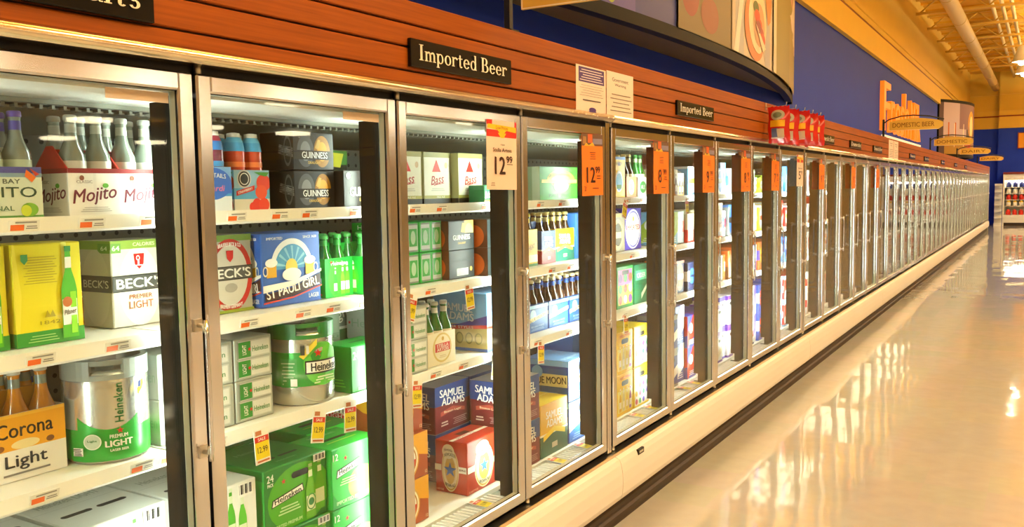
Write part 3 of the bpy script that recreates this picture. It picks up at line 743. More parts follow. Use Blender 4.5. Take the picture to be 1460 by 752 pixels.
A = six_pack(2,2,.115,P('9fd0ee'),f_b2,None,('alu2',gl('strawberry','#c8402a'),P('f08040'),P('4aa8e0'),P('6ac0ea')))
place(A,'sky blue strawberry cocktail four-pack beside the blue one','four-pack','top',2,-.22,1.765)
def f_gu(f):
    for c, q in ((.30,P('56585a')),(.70,P('a8741c'))):
        f.ell(c,.5,.2,.42,q); f.ell(c,.5,.12,.26,P('8a8c8c') if c < .5 else P('e8a82c'))
    f.rect(.02,.28,.98,.52,P('1a1816')); f.text('GUINNESS',.52,.40,.17,WH,.62,bold=.0005); f.poly([(.52,.60),(.60,.82),(.66,.80),(.62,.58),(.56,.56)],GOLD); f.text('DRAUGHT',.5,.2,.07,GOLD,.3)
def s_gu(f): f.text('GUINNESS',.82,.5,.6,P('8a8880'),.2,rot=PI/2-.2); f.ring(.85,.5,.12,.4,.2,P('5a5850'))
GU = carton('can_pack',.14,.18,.116,P('1c1a18'),f_gu,s_gu)
place(GU,'black stout can pack, lower of the left stack','can pack','top',2,-.2,1.978,'black stout can packs')
again(GU,'black stout can pack, upper of the left stack','top',2,-.2,1.978,.117)
again(GU,'black stout can pack, lower, in the back row','top',2,-.47,1.80)
again(GU,'black stout can pack, upper, in the back row','top',2,-.47,1.80,.117)
def f_gb(f):
    f.poly([(.50,.64),(.58,.95),(.70,.93),(.66,.62),(.56,.58)],GOLD); f.ring(.59,.78,.05,.1,.3,P('1c1a18')); f.text('GUINNESS',.55,.42,.24,WH,.78,bold=.0008); f.text('EXTRA STOUT',.6,.2,.08,P('c8a850'),.4); f.circ(.12,.85,.010,P('b8b4a8'))
A = carton('bottle_pack',.13,.19,.118,P('161412'),f_gb,None,lambda f: (slot(f,.5,.5,.3,.1)))
place(A,'black stout bottle pack with gold harp, at the right post','bottle pack','top',2,-.17,2.165)
def f_gr(f): f.rect(0,.75,1,1,P('3c7a34')); f.poly([(.1,.75),(.3,.98),(.9,.95),(.8,.7)],P('c8c83a')); f.lines(.1,.9,.2,.7,4,P('2c5a30'))
A = carton('bottle_pack',.12,.18,.19,P('101c14'),f_gr,f_gr)
place(A,'green and black pack standing behind the stout bottle pack','bottle pack','top',2,-.34,2.20)
def f_b12(f):
    f.rect(0,.92,1,1,P('6a8a3a')); f.ell(.5,.48,.50,.47,P('b82a24')); f.ell(.5,.48,.40,.39,P('cfcbbd')); f.text('BRAUEREI BECK & CO',.5,.86,.05,WH,.5,bow=.02); f.text('BREMEN GERMANY',.5,.10,.05,WH,.5,bow=-.02)
    f.poly([(.42,.80),(.58,.80),(.57,.70),(.5,.65),(.43,.70)],RED); f.rect(0,.42,1,.60,P('34342f')); f.rect(.02,.435,.98,.585,P('55564f')); f.text("BECK'S",.5,.51,.12,P('efeee6'),.9,bold=.0012); f.ell(.5,.32,.14,.06,P('a8a498')); f.rect(0,0,1,.04,P('8a9a2c'))
A = carton('beer_carton',.14,.165,.225,P('a9a899'),f_b12,s_becks)
place(A,'grey lager carton with red oval and black band','carton','second',2,-.27,1.70)
def f_sp(f):
    f.rect(0,0,1,.02,P('2a4a98')); f.ell(.5,.50,.36,.42,P('f0eee8'),0,180); f.ell(.5,.50,.29,.34,P('4a9ac8'),0,180)
    for i in range(7):
        a = math.radians(12+26*i); f.poly([(.5+.02*math.sin(a),.52),(.5+.27*math.cos(a-.07),.51+.31*math.sin(a-.07)),(.5+.27*math.cos(a+.07),.51+.31*math.sin(a+.07))],P('8ccae0'))
    for c in (.15,.80):
        f.rect(c-.08,.40,c+.08,.58,P('e0aa28')); f.ell(c,.60,.10,.06,WH); f.ring(c+(.1 if c > .5 else -.1),.49,.04,.07,.3,P('e8e0c8'))
    f.ell(.48,.52,.10,.12,P('e8c84a')); f.ell(.48,.42,.16,.09,WH)                    # plain foam and barley in place of the figure
    f.poly([(.0,.20),(.5,.26),(1,.42),(1,.46),(.5,.33),(.0,.30)],WH); f.poly([(.03,.18),(.5,.24),(.98,.40),(.98,.24),(.5,.12),(.03,.08)],P('3a1c1c')); f.text('ST PAULI GIRL',.5,.235,.125,WH,.9,rot=.13,bold=.0012)
    f.poly([(.0,.07),(.5,.11),(1,.23),(1,.21),(.5,.09),(0,.05)],P('d84a2a')); f.text('LAGER',.85,.09,.06,WH,.18); f.text('IMPORTED',.2,.93,.035,WH,.26); f.text('SINCE 1620',.8,.93,.035,WH,.24)
A = carton('beer_carton',.16,.25,.222,P('2f5fb4'),f_sp,f_sp)
place(A,'blue lager carton with white arch and beer mugs','carton','second',2,-.25,1.884)
def f_h6(f):
    f.ell(.5,.45,.4,.5,P('3cb02c')); f.bottle(.36,.06,.7,.13,P('2a8a2a'),P('c8d8b8')); f.bottle(.62,.06,.78,.15,P('6ac02c'),P('e0e4d0')); f.bottle(.78,.06,.78,.15,P('5ab428'),P('e0e4d0')); f.text('Heineken',.5,.87,.10,WH,.6); f.star(.2,.9,.007,RED)
H6 = six_pack(3,2,.128,P('169a30'),f_h6,None,('h6',G_GREEN,P('3a8a3a'),P('2a8a34'),P('3c9a44'),.198))
place(H6,'green lager six-pack, left of the pair by the blue carton','six-pack','second',2,-.25,2.155,'green lager six-packs')
again(H6,'green lager six-pack, right of the pair by the blue carton','second',2,-.21,2.296)
again(H6,'green lager six-pack in the row behind the pair','second',2,-.46,2.20)
CQ = carton('can_pack',.26,.142,.119,P('aab2a8'),f_hl,s_hl)
place(CQ,'silver can pack, lower of the stack beside the green keg','can pack','third',2,-.20,1.722,'silver light beer can packs')
again(CQ,'silver can pack, upper of the stack beside the green keg','third',2,-.20,1.722,.120)
A = keg('green'); place(A,'silver and green mini keg with green grip ring','mini keg','third',2,-.155,1.94)
def f_12(f):
    f.ell(.55,.5,.4,.46,P('3cb82c')); f.text('24',.12,.80,.17,WH,.14); f.rect(.42,.42,.92,.62,P('14180f')); f.rect(.43,.435,.91,.605,WH); f.text('Heineken',.67,.52,.12,P('151512'),.42); f.star(.55,.78,.010,RED); f.lines(.5,.85,.2,.36,3,P('a8e090'),.5); f.text('IMPORTED PREMIUM LAGER',.5,.08,.06,P('d8f0c8'),.7)
A = carton('beer_carton',.13,.20,.152,P('12882a'),f_12,lambda f: f.lines(.2,.8,.1,.3,3,LGRN),lambda f: slot(f,.5,.5,.3,.1))
place(A,'green lager carton right of the mini keg','carton','third',2,-.16,2.165)
def f_lt(f): f.text('Heineken',.5,.5,.3,P('5a7a5c'),.8,rot=PI/2)
A = carton('beer_carton',.1,.09,.255,P('8e9c8c'),f_lt,f_lt); place(A,'tall grey light beer carton behind the green one','carton','third',2,-.36,2.25)
def f_pl(f): f.rect(0,0,1,.6,P('2a6a38')); f.rect(0,.6,1,.64,P('c8d0c4')); f.text('PREMIUM',.45,.22,.12,P('e4eadf'),.7); f.text('Light',.5,.8,.2,P('d8ded4'),.6,rot=.3)
A = carton('beer_carton',.1,.19,.255,P('6f7f72'),f_pl); place(A,'grey and green premium light carton at the back','carton','third',2,-.45,2.35)
again(WC,'white light beer case, upper, at left post','deck',2,-.19,1.525,.198)
again(WC,'white light beer case, lower, at left post','deck',2,-.19,1.525)
def f_24(f):
    f.ell(.55,.45,.5,.5,P('4aa818')); f.text('24',.10,.86,.11,WH,.10); f.text('PACK',.10,.76,.05,WH,.09); f.star(.30,.75,.010,RED)
    f.poly([(.10,.40),(.12,.52),(.60,.62),(.62,.50)],P('14140f')); f.poly([(.115,.415),(.135,.505),(.59,.60),(.605,.51)],WH); f.text('Heineken',.36,.51,.085,P('141410'),.42,rot=.1,bold=.0006)
    slot(f,.56,.79,.20,.10); f.lines(.2,.55,.24,.38,3,P('bce0a0'),.5); f.bottle(.72,.02,.86,.16,P('6ab41e'),P('dce4b8'),None,P('a0b86a')); f.bottle(.87,.10,.80,.16,P('5aa81c'),P('dce4b8'),None,P('a0b86a')); f.ring(.72,.28,.075,.13,.15,P('3a8a2a')); f.circ(.72,.28,.012,P('2a7a30')); barcode(f,.77,.88,.97,.995)
    f.text('IMPORTED PREMIUM',.3,.1,.05,P('c8e8a8'),.5)
def t_24(f): slot(f,.32,.30,.26,.05); slot(f,.68,.30,.26,.05); f.rect(0,.49,1,.495,P('0a4a1a')); f.text('Heineken',.5,.7,.08,P('6aa070'),.5); f.text('Heineken',.5,.15,.05,P('6aa070'),.3)
G24 = carton('beer_case',.27,.262,.199,P('1f7a2a'),f_24,lambda f: (f.rect(0,0,1,.85,P('2c9a34')),f.text('Heineken',.5,.5,.2,P('b0d8a0'),.6)),t_24)
place(G24,'green lager case, upper of middle stack','beer case','deck',2,-.19,1.803,'green lager cases',.2)
again(G24,'green lager case, lower of middle stack','deck',2,-.178,1.803)
again(G24,'green lager case, upper, in the back row','deck',2,-.4665,1.80,.2); again(G24,'green lager case, lower, in the back row','deck',2,-.4665,1.80)
def f_h12(f):
    f.ell(.5,.55,.55,.6,P('2cc23a')); f.ell(.62,.3,.3,.28,P('9ae84a')); f.text('12',.08,.86,.11,WH,.10); f.star(.28,.80,.010,RED); f.poly([(.08,.50),(.10,.64),(.58,.74),(.59,.60)],P('14140f')); f.poly([(.095,.515),(.115,.625),(.57,.72),(.575,.61)],WH); f.text('Heineken',.34,.617,.09,P('141410'),.40,rot=.1,bold=.0006)
    f.lines(.15,.5,.36,.48,3,P('c8f0a8'),.5); f.bottle(.86,.05,.92,.17,P('5ac024'),P('f0f4e0'),None,P('d8e0c0')); f.text('IMPORTED PREMIUM',.4,.10,.06,P('d0f4b8'),.66)
def t_h12(f): slot(f,.5,.5,.4,.1); f.rect(.2,.3,.8,.34,P('9ab83a')); f.text('Heineken',.5,.8,.12,P('8ac090'),.5)
H12 = carton('beer_carton',.19,.232,.197,P('17a030'),f_h12,lambda f: f.text('Heineken',.5,.5,.2,P('b0e0a0'),.7),t_h12)
place(H12,'bright green twelve-pack, upper of the right stack','carton','deck',2,-.17,2.07,'bright green twelve-packs',.199)
again(H12,'bright green twelve-pack, lower of the right stack','deck',2,-.17,2.07)
again(H12,'bright green twelve-pack, upper, behind the right stack','deck',2,-.37,2.17,.199)
again(H12,'bright green twelve-pack, lower, behind the right stack','deck',2,-.37,2.17)

# ---- third glass door
def f_bass(f):
    f.rect(0,.90,1,1,P('a8a468')); f.rect(0,.10,1,.16,P('b0a850')); f.rect(0,0,1,.10,P('1c1a16')); f.poly([(.30,.62),(.62,.62),(.46,.86)],P('d82820')); f.text('Bass',.5,.47,.17,P('b0302c'),.46,rot=.12,shear=.3,bold=.0008); f.poly([(.35,.35),(.75,.40),(.75,.41),(.35,.37)],P('b0302c'))
    f.ell(.82,.75,.06,.06,P('d8b890')); f.lines(.25,.75,.24,.31,2,P('c8c4b0'),.5); f.text('PALE ALE',.6,.13,.035,P('f4f0d8'),.3)
def s_bass(f): f.rect(0,0,1,1,P('c4c084')); f.rect(0,0,1,.1,P('1c1a16')); f.poly([(.35,.6),(.65,.6),(.5,.8)],P('c83a28'))
A = carton('bottle_pack',.13,.176,.197,P('f1eed8'),f_bass,s_bass)
place(A,'cream ale pack with red triangle, left of three','bottle pack','top',3,-.28,2.553,'cream ale packs with red triangles')
again(A,'cream ale pack with red triangle, middle of three','top',3,-.28,2.743)
again(A,'cream ale pack with red triangle, right of three','top',3,-.25,2.93)
A = carton('bottle_pack',.075,.105,.069,P('176a3a'),lambda f: (f.text("Smithwick's",.5,.5,.4,P('e0e8d0'),.85,rot=.1,shear=.3),f.rect(0,0,1,.14,P('d8a83a'))))
place(A,'small green ale pack right of the cream packs','bottle pack','top',3,-.165,2.985)
def f_hc(f):
    for i in range(2):
        u = .04+.48*i; f.rect(u+.03,.10,u+.42,.90,P('b8beb4')); f.rect(u+.06,.22,u+.39,.78,P('2c9a3a')); f.ell(u+.225,.5,.1,.22,P('a8c8a0')); f.rect(u+.04,.90,u+.41,.95,P('7a827a')); f.rect(u+.04,.05,u+.41,.10,P('7a827a'))
HC = carton('can_pack',.2,.143,.115,P('18a434'),f_hc,lambda f: (f.text('Heineken',.5,.85,.14,WH,.7),f.lines(.7,.95,.1,.4,3,WH)))
place(HC,'green lager can pack, lower left of the block','can pack','second',3,-.245,2.512,'green lager can packs')
again(HC,'green lager can pack, upper left of the block','second',3,-.245,2.512,.116)
again(HC,'green lager can pack, lower right of the block','second',3,-.245,2.658)
again(HC,'green lager can pack, upper right of the block','second',3,-.245,2.658,.116)
def f_gd(f):
    f.rect(.62,.45,.98,1,P('c89a50')); f.ell(.8,.6,.16,.3,P('e8c880')); f.poly([(.48,.60),(.54,.92),(.62,.90),(.60,.58)],GOLD); f.rect(0,.0,.98,.56,P('1f2a2c')); f.text('GUINNESS',.5,.42,.17,WH,.66,bold=.0005); f.text('DRAUGHT',.5,.22,.07,GOLD,.3)
def f_gd2(f): f.rect(.3,.1,.75,.35,P('c8ccc4')); f.lines(.32,.73,.12,.33,4,P('8a908a')); f.text('Draught Cans',.5,.62,.12,P('3a4848'),.6); f.ell(.85,.3,.05,.08,GOLD)
def s_gd(f): f.rect(0,0,1,1,P('5a2c10')); f.ell(.6,.4,.3,.4,P('c85a18'))
GD = carton('can_pack',.16,.178,.113,P('1c2628'),f_gd,s_gd); GE = carton('can_pack',.16,.178,.113,P('1c2628'),f_gd2,s_gd)
place(GD,'black draught stout can pack, upper of the left pair','can pack','second',3,-.22,2.81,'black draught stout can packs',.114)
place(GE,'black draught stout can pack, lower of the left pair','can pack','second',3,-.22,2.81,'black draught stout can packs')
again(GD,'black draught stout can pack, upper of the right pair','second',3,-.17,3.01,.114)
again(GE,'black draught stout can pack, lower of the right pair','second',3,-.17,3.01)
again(CQ,'silver light beer can pack, lower of two at left','third',3,-.17,2.452)
again(CQ,'silver light beer can pack, upper of two at left','third',3,-.17,2.452,.120)
def f_st(f):
    f.ell(.52,.52,.34,.46,P('d8c27a')); f.ell(.52,.52,.29,.40,P('f2ead0')); f.rect(.26,.40,.80,.66,P('c8281c')); f.text('STELLA',.53,.585,.10,WH,.42); f.text('ARTOIS',.53,.47,.10,WH,.42); f.lines(.4,.66,.2,.3,2,P('c8b890')); f.circ(.53,.80,.008,P('c8a850'))
A = six_pack(2,3,.122,P('efe8d2'),f_st,None,('st',G_GREEN,P('e8e0c8'),P('e4e4dc'),P('d8d8d0')),pitch=.058)
place(A,'cream six-pack with red plaque and white bottle necks','six-pack','third',3,-.19,2.62)
def f_sa(f):
    f.rect(0,0,1,.46,P('d8c88a')); f.rect(0,0,1,.05,P('4a6ab0')); f.poly([(0,.40),(.5,.46),(1,.62),(1,.40)],P('4a3a8a')); f.poly([(0,.44),(.4,.42),(1,.46),(1,.40),(.4,.36),(0,.40)],RED); f.text('SAMUEL',.46,.74,.13,P('e8eaf0'),.56,rot=-.05,bold=.001); f.text('ADAMS',.48,.59,.13,P('e8eaf0'),.56,rot=-.05,bold=.001); f.text('BEER STYLES',.5,.405,.045,WH,.5)
    for i in range(5): f.ell(.15+.175*i,.22,.07,.10,P('8a8248')); f.ell(.15+.175*i,.22,.05,.075,P('c8b870'))
A = carton('beer_carton',.265,.26,.238,P('7aaad8'),f_sa,f_sa,lambda f: slot(f,.5,.5,.3,.06))
place(A,'light blue and tan assorted beer carton','carton','third',3,-.166,2.99)
A = carton('beer_carton',.2,.3,.21,P('4a70b0'),lambda f: f.rect(0,.5,1,.53,SKY)); place(A,'plain blue carton at the back left','carton','third',3,-.48,2.56)
def f_am(f):
    f.poly([(.3,1),(1,1),(1,.45),(.7,.55)],P('e8a41c')); f.circ(.36,.46,.073,P('d8a040')); f.circ(.36,.46,.066,P('f0e4c0')); f.circ(.36,.46,.058,P('b8742a')); f.circ(.36,.46,.052,P('f2ecd8')); f.ell(.36,.46,.052/.2,.052/.168,RED,180,360)
    f.text('AMSTEL',.36,.53,.11,P('30281c'),.38,bold=.0005); f.text('LIGHT',.38,.40,.10,WH,.24,bold=.0005); f.text('12',.92,.1,.07,P('e8d0a0'),.06)
AM = carton('beer_carton',.38,.2,.166,P('a8491a'),f_am,f_am,lambda f: f.rect(.1,.1,.9,.9,P('b8561c')))
AM['_w'] = .2
place(AM,'amber light beer carton, bottom of three','carton','deck',3,-.19,2.406,'amber light beer cartons')
again(AM,'amber light beer carton, middle of three','deck',3,-.19,2.406,.167)
again(AM,'amber light beer carton, top of three','deck',3,-.21,2.406,.334)
def f_nc(f):
    f.ell(.47,.45,.27,.42,P('e8e0b8')); f.ell(.47,.45,.25,.39,P('c8a030')); f.ell(.47,.45,.235,.365,P('ece4c8')); f.ell(.47,.45,.16,.27,P('c8a850')); f.star(.47,.45,.032,P('2a62b8')); f.ell(.42,.80,.19,.14,P('e8e0c8')); f.text('Newcastle',.42,.82,.06,P('6a5a4a'),.26,bow=.02)
    f.text('NEWCASTLE',.47,.72,.06,P('2a2218'),.34,bow=.03); f.text('BROWN ALE',.47,.18,.06,P('2a2218'),.3,bow=-.03); f.rect(.74,.42,.98,.54,P('efe8d8')); f.text('BROWN ALE',.86,.48,.04,P('6a3020'),.2); f.rect(.0,.42,.2,.54,P('efe8d8')); f.text('12 BOTTLES',.15,.06,.035,P('e8c0a0'),.24)
def t_nc(f): f.rect(0,.44,1,.56,P('e8ddc8')); f.text('BROWN ALE',.4,.5,.1,P('702818'),.5); f.poly([(.35,.6),(.62,.58),(.62,.78),(.35,.8)],P('3a1008'))
A = carton('beer_carton',.155,.262,.213,P('a82c12'),f_nc,f_nc,t_nc)
place(A,'red brown ale carton with blue star oval, front','carton','deck',3,-.19,2.864)
def f_sb(f):
    f.rect(0,.58,1,1,P('22407e')); f.poly([(0,.58),(1,.58),(1,.62),(0,.66)],P('22407e')); f.text('SAMUEL',.5,.80,.16,WH,.72,rot=-.08,bold=.0012); f.text('ADAMS',.52,.62,.16,WH,.66,rot=-.08,bold=.0012); f.poly([(.15,.44),(.5,.50),(.85,.40),(.85,.32),(.5,.40),(.15,.35)],P('a84a3a')); f.text('Boston Lager',.5,.405,.06,P('e8d8b8'),.5,rot=-.04)
    f.lines(.5,.9,.08,.24,4,P('b08a88'),.4); f.lines(.15,.35,.12,.24,2,P('d0b8a8'),.5)
SB = carton('beer_carton',.2,.255,.198,P('701f26'),f_sb,f_sb,lambda f: (f.rect(.0,0,1,1,P('8c8f98')),slot(f,.5,.5,.3,.1)))
place(SB,'navy and maroon lager carton, upper left at back','carton','deck',3,-.40,2.945,'navy and maroon lager cartons',.2)
again(SB,'navy and maroon lager carton, lower left at back','deck',3,-.40,2.945)
again(SB,'navy and maroon lager carton, upper right at back','deck',3,-.40,3.212,.2)
again(SB,'navy and maroon lager carton, lower right at back','deck',3,-.40,3.212)

# ---- fourth glass door
def f_sn(f):
    f.rect(.0,.0,1,1,P('2c9822')); f.ell(.55,.62,.36,.28,P('e0c030'),0,180); f.ell(.55,.56,.28,.20,P('7ab83a')); f.rect(.05,.52,.98,.62,P('e8d44a')); f.text('SIERRA NEVADA',.52,.72,.09,P('3a7a24'),.6,bow=.05); f.ell(.55,.42,.2,.18,P('8aa888')); f.ell(.6,.4,.12,.10,P('3a7a90')); f.text('PALE ALE',.5,.14,.10,P('145a1c'),.55)
A = carton('beer_carton',.13,.37,.152,P('2c8a28'),f_sn,lambda f: (f.rect(0,0,1,1,P('b8c4a8')),f.rect(.3,0,.7,1,P('8aa080'))))
place(A,'long bright green pale ale carton','carton','top',4,-.2,3.50)
def f_ys(f): f.rect(0,.62,1,1,P('eed838')); f.rect(0,.1,1,.3,P('f0ecd8')); f.text('WHEAT',.5,.5,.12,P('8a6a10'),.7,rot=.2); f.rect(0,0,1,.06,P('3a7a3a'))
A = six_pack(2,2,.165,P('d8b81c'),f_ys,None,('ys',G_BROWN,P('e8d040'),P('e8d040'),P('e8d040'))); place(A,'yellow four-pack at the left post','four-pack','second',4,-.24,3.41)
def sam(top, bottom, acc):
    def f(q): q.rect(0,.0,1,.42,bottom); q.rect(0,.40,1,.44,WH); q.poly([(.1,.40),(.5,.52),(.9,.40),(.9,.30),(.5,.42),(.1,.30)],acc); q.text('SAMUEL',.5,.76,.14,WH,.6,rot=-.05,bold=.0008); q.text('ADAMS',.5,.60,.14,WH,.56,rot=-.05,bold=.0008); q.rect(.4,.12,.6,.22,P('c8c0b0'))
    return f
BOTS = ('sam',G_BROWN,P('6a3a2a'),P('c8b880'),P('b8a060'))
A = six_pack(2,2,.152,P('2c4486'),sam(P('2c4486'),P('8a2a34'),P('c05040')),None,BOTS); place(A,'navy and red lager four-pack beside the yellow one','four-pack','second',4,-.24,3.585)
SY6 = six_pack(2,3,.155,P('e8c41c'),sam(P('e8c41c'),P('1f6a58'),P('f0dc50')),None,BOTS); place(SY6,'yellow and green ale six-pack','six-pack','second',4,-.25,3.735)
A = carton('beer_carton',.2,.2,.225,P('3a78cc'),lambda f: (f.ell(.5,.5,.3,.35,P('a8c4e8')),f.text('SUMMER',.5,.5,.12,NAVY,.6),f.circ(.3,.2,.015,P('c8307a')))); place(A,'bright blue carton right of the yellow six-pack','carton','second',4,-.25,3.955)
def f_bm(f):
    f.rect(.03,.03,.97,.84,P('2f64b4')); f.circ(.3,.62,.028,P('a8d0f0')); f.poly([(.02,.36),(.98,.56),(.98,.70),(.02,.50)],P('efe4b0')); f.text('BLUE MOON',.5,.53,.11,P('3a3420'),.8,rot=.14); f.text('BELGIAN WHITE',.5,.22,.07,P('a8c8f0'),.6); f.lines(.2,.8,.07,.16,2,P('8ab0e0'),.5); f.rect(0,.88,1,1,P('8abce8'))
BM = six_pack(2,3,.125,P('1e3f8c'),f_bm,None,('bm',G_BROWN,P('3a5aa0'),P('2a4a98'),P('d8c8a0')))
place(BM,'blue wheat beer six-pack, left of three','six-pack','third',4,-.24,3.437,'blue wheat beer six-packs')
again(BM,'blue wheat beer six-pack, middle of three','third',4,-.24,3.645)
again(BM,'blue wheat beer six-pack, right of three','third',4,-.24,3.853)
A = carton('beer_carton',.15,.3,.235,P('d8541c'),lambda f: (f.ell(.5,.6,.3,.3,ORG),f.text('PUMPKIN',.5,.5,.1,P('f0c060'),.6)))
place(A,'orange carton behind the blue six-packs, left one','carton','third',4,-.45,3.42,'orange cartons'); again(A,'orange carton behind the blue six-packs, right one','third',4,-.45,3.74)
def f_bc(f):
    f.rect(.03,.03,.9,.82,P('2f6cc0')); f.poly([(.02,.26),(.9,.56),(.9,.74),(.02,.44)],P('efe4b0')); f.text('BLUE MOON',.46,.50,.13,P('3a3420'),.74,rot=.2); slot(f,.5,.78,.28,.12); f.lines(.15,.8,.06,.22,3,P('8ab4e4'),.5); f.rect(0,.9,1,1,P('9cc8ee')); f.rect(.92,0,1,1,P('1c2c80'))
def s_bc(f): f.rect(.03,.03,.97,.8,P('2a569c')); f.rect(.1,.36,.98,.66,P('e8d894')); f.text('BLUE MOON',.55,.51,.17,P('3a3018'),.8,rot=.04,bold=.001); f.circ(.3,.7,.03,P('8ab8e8')); f.lines(.2,.8,.08,.24,2,P('7aa0d8'),.5); f.rect(0,.86,1,1,P('8cbcec'))
BC = carton('beer_carton',.24,.235,.198,P('1f3f9a'),f_bc,s_bc,lambda f: (f.rect(0,0,1,1,P('5a7ea8')),f.text('BELGIAN WHITE',.5,.2,.12,P('a8c4dc'),.7)))
place(BC,'blue wheat beer carton, upper of the right stack','carton','deck',4,-.17,3.70,'blue wheat beer cartons',.2)
again(BC,'blue wheat beer carton, lower of the right stack','deck',4,-.17,3.70)
again(BC,'blue wheat beer carton, upper left at the back','deck',4,-.43,3.485,.2); again(BC,'blue wheat beer carton, lower left at the back','deck',4,-.43,3.485)
SYC = carton('beer_carton',.22,.262,.243,P('e0ac18'),sam(P('e0ac18'),P('1c5a48'),P('f0d040')),sam(P('c89414'),P('1c5a48'),P('f0d040')),lambda f: (f.rect(0,0,1,1,P('e8c83a')),f.rect(0,.45,1,.5,P('f4e07a'))))
place(SYC,'amber and green ale carton at front','carton','deck',4,-.17,3.425)
again(SB,'navy and maroon lager carton, lower, by the left post','deck',4,-.165,3.155); again(SB,'navy and maroon lager carton, upper, by the left post','deck',4,-.165,3.155,.2)

# ---- fifth glass door
def f_ls(f): f.rect(0,.93,1,1,P('3a6ab8')); f.ell(.5,.40,.30,.26,WH); f.ell(.5,.39,.25,.21,P('4aa0c8')); f.rect(.3,.22,.7,.32,P('3a8a4a')); f.poly([(.38,.78),(.62,.78),(.5,.9)],P('7a5a10')); f.text('LAGER',.5,.84,.06,P('5a4a10'),.5)
A = carton('can_pack',.13,.16,.217,P('f0c808'),f_ls,lambda f: f.rect(0,.93,1,1,P('3a6ab8'))); place(A,'tall yellow can pack with round island picture','can pack','top',5,-.2,4.285)
def f_tn(f): f.rect(0,0,1,1,P('c87a50')); f.ell(.5,.5,.3,.38,P('e8dcc0')); f.lines(.35,.65,.35,.65,3,P('a85a38'))
A = six_pack(2,2,.112,P('c07048'),f_tn,None,('tn',G_BROWN,P('c8b898'),P('d8c8a0'),P('c8b078'))); place(A,'terracotta four-pack with cream oval','four-pack','top',5,-.2,4.463)
def f_wg(f): f.rect(0,0,1,1,P('e8ece0')); f.ell(.5,.5,.36,.3,P('3a8a50')); f.text('ALE',.5,.5,.2,WH,.4)
A = six_pack(2,2,.112,P('e4e6dc'),f_wg,None,('wg',G_GREEN,P('c8d8b8'),P('b8c8a0'),P('3a7a3a'))); place(A,'white and green four-pack by the right post','four-pack','top',5,-.2,4.625)
def f_ho(f): f.ell(.5,.45,.36,.40,P('e8d898')); f.ell(.5,.45,.28,.3,P('5a5030')); f.rect(.25,.36,.75,.52,P('f0e4a8')); f.rect(0,.9,1,1,P('c8b468'))
A = carton('beer_carton',.13,.185,.21,P('a8a088'),f_ho,f_ho); place(A,'tan carton with gold and black oval','carton','second',5,-.24,4.345)
def f_pu(f): f.ell(.5,.5,.46,.48,WH); f.ring(.5,.5,.42,.44,.08,P('4a4ab0')); f.text('IMPORTED',.5,.54,.12,P('c8281c'),.76,bold=.001); f.lines(.3,.7,.3,.42,2,P('8a8ab0')); f.circ(.5,.75,.014,P('c8a850'))
A = carton('beer_carton',.13,.235,.232,P('4a3ca8'),f_pu,f_pu); place(A,'purple carton with white oval and red word','carton','second',5,-.25,4.55)
def f_br(f): f.rect(0,.3,1,.6,P('c87a2c')); f.ell(.5,.45,.3,.25,P('e8c890'))
A = six_pack(2,2,.15,P('6a3a1c'),f_br,None,('br',G_BROWN,P('c89a50'),P('d8b060'),P('8a3020'))); place(A,'brown and orange four-pack by the left post','four-pack','second',5,-.24,4.20)
A = carton('bottle_pack',.13,.14,.225,P('8a4420'),f_br,f_br); place(A,'brown and orange bottle pack by the left post','bottle pack','third',5,-.22,4.22)
def f_fr(f):
    f.rect(.08,.08,.92,.92,P('e8c83a')); f.rect(.08,.55,.92,.92,P('d86ab0'))
    for i in range(9): f.circ(.2+.3*(i % 3),.2+.26*(i//3),.024,[P('e04a2a'),P('e8e0c0'),P('7a3a9a'),P('3a9a4a')][i % 4])
    f.rect(.3,.80,.7,.9,BK)
A = carton('beer_carton',.13,.22,.228,P('1f8a3a'),f_fr,lambda f: f.rect(.1,.1,.9,.9,P('3a9a4a'))); place(A,'green carton with colourful fruit panel','carton','third',5,-.22,4.375)
A = carton('beer_carton',.13,.2,.222,P('1a6a4a'),lambda f: (f.rect(.1,.6,.9,.85,P('5ab890')),f.text('CIDER',.5,.72,.12,WH,.6),f.poly([(.5,.1),(.95,.4),(.95,.5),(.5,.25)],P('e8ecd8')))); place(A,'dark green cider carton by the right post','carton','third',5,-.22,4.61)
def f_y5(f):
    f.rect(.05,.08,.95,.6,P('f4e890')); slot(f,.5,.76,.3,.12)
    for i in range(4): f.bottle(.2+.2*i,.1,.55,.13,[P('e8b830'),P('d8d8b8'),P('e8c850'),P('a86ac0')][i],WH)
    f.text('HARD LEMONADE',.5,.90,.07,P('c8401c'),.7)
Y5 = carton('beer_carton',.2,.212,.225,P('f0c41a'),f_y5,f_y5)
def f_y6(f):
    f.rect(.05,.05,.95,.7,P('efe8e0')); slot(f,.5,.80,.28,.12)
    for i in range(12): f.circ(.15+.23*(i % 4),.14+.2*(i//4),.016,[P('c83a6a'),P('5a4ab0'),P('e8b020'),P('3a9a5a'),P('d8d0c8')][(i*3) % 5])
Y6 = carton('beer_carton',.2,.212,.225,P('f0cc22'),f_y6,f_y6)
place(Y5,'yellow lemonade carton, upper left','carton','deck',5,-.17,4.255,'yellow lemonade cartons',.226); again(Y5,'yellow lemonade carton, lower left','deck',5,-.17,4.255)
place(Y6,'yellow fruit mix carton, upper right','carton','deck',5,-.17,4.485,'yellow fruit mix cartons',.226); again(Y6,'yellow fruit mix carton, lower right','deck',5,-.17,4.485)
A = carton('beer_carton',.2,.2,.25,P('1c2450'),lambda f: f.rect(0,.4,1,.6,P('6a1c24'))); place(A,'dark navy carton by the left post','carton','deck',5,-.17,4.04)
A = carton('beer_carton',.2,.55,.24,P('2f6ab8'),None); place(A,'wide blue carton on top at the back','carton','deck',5,-.4,4.2,None,.24)

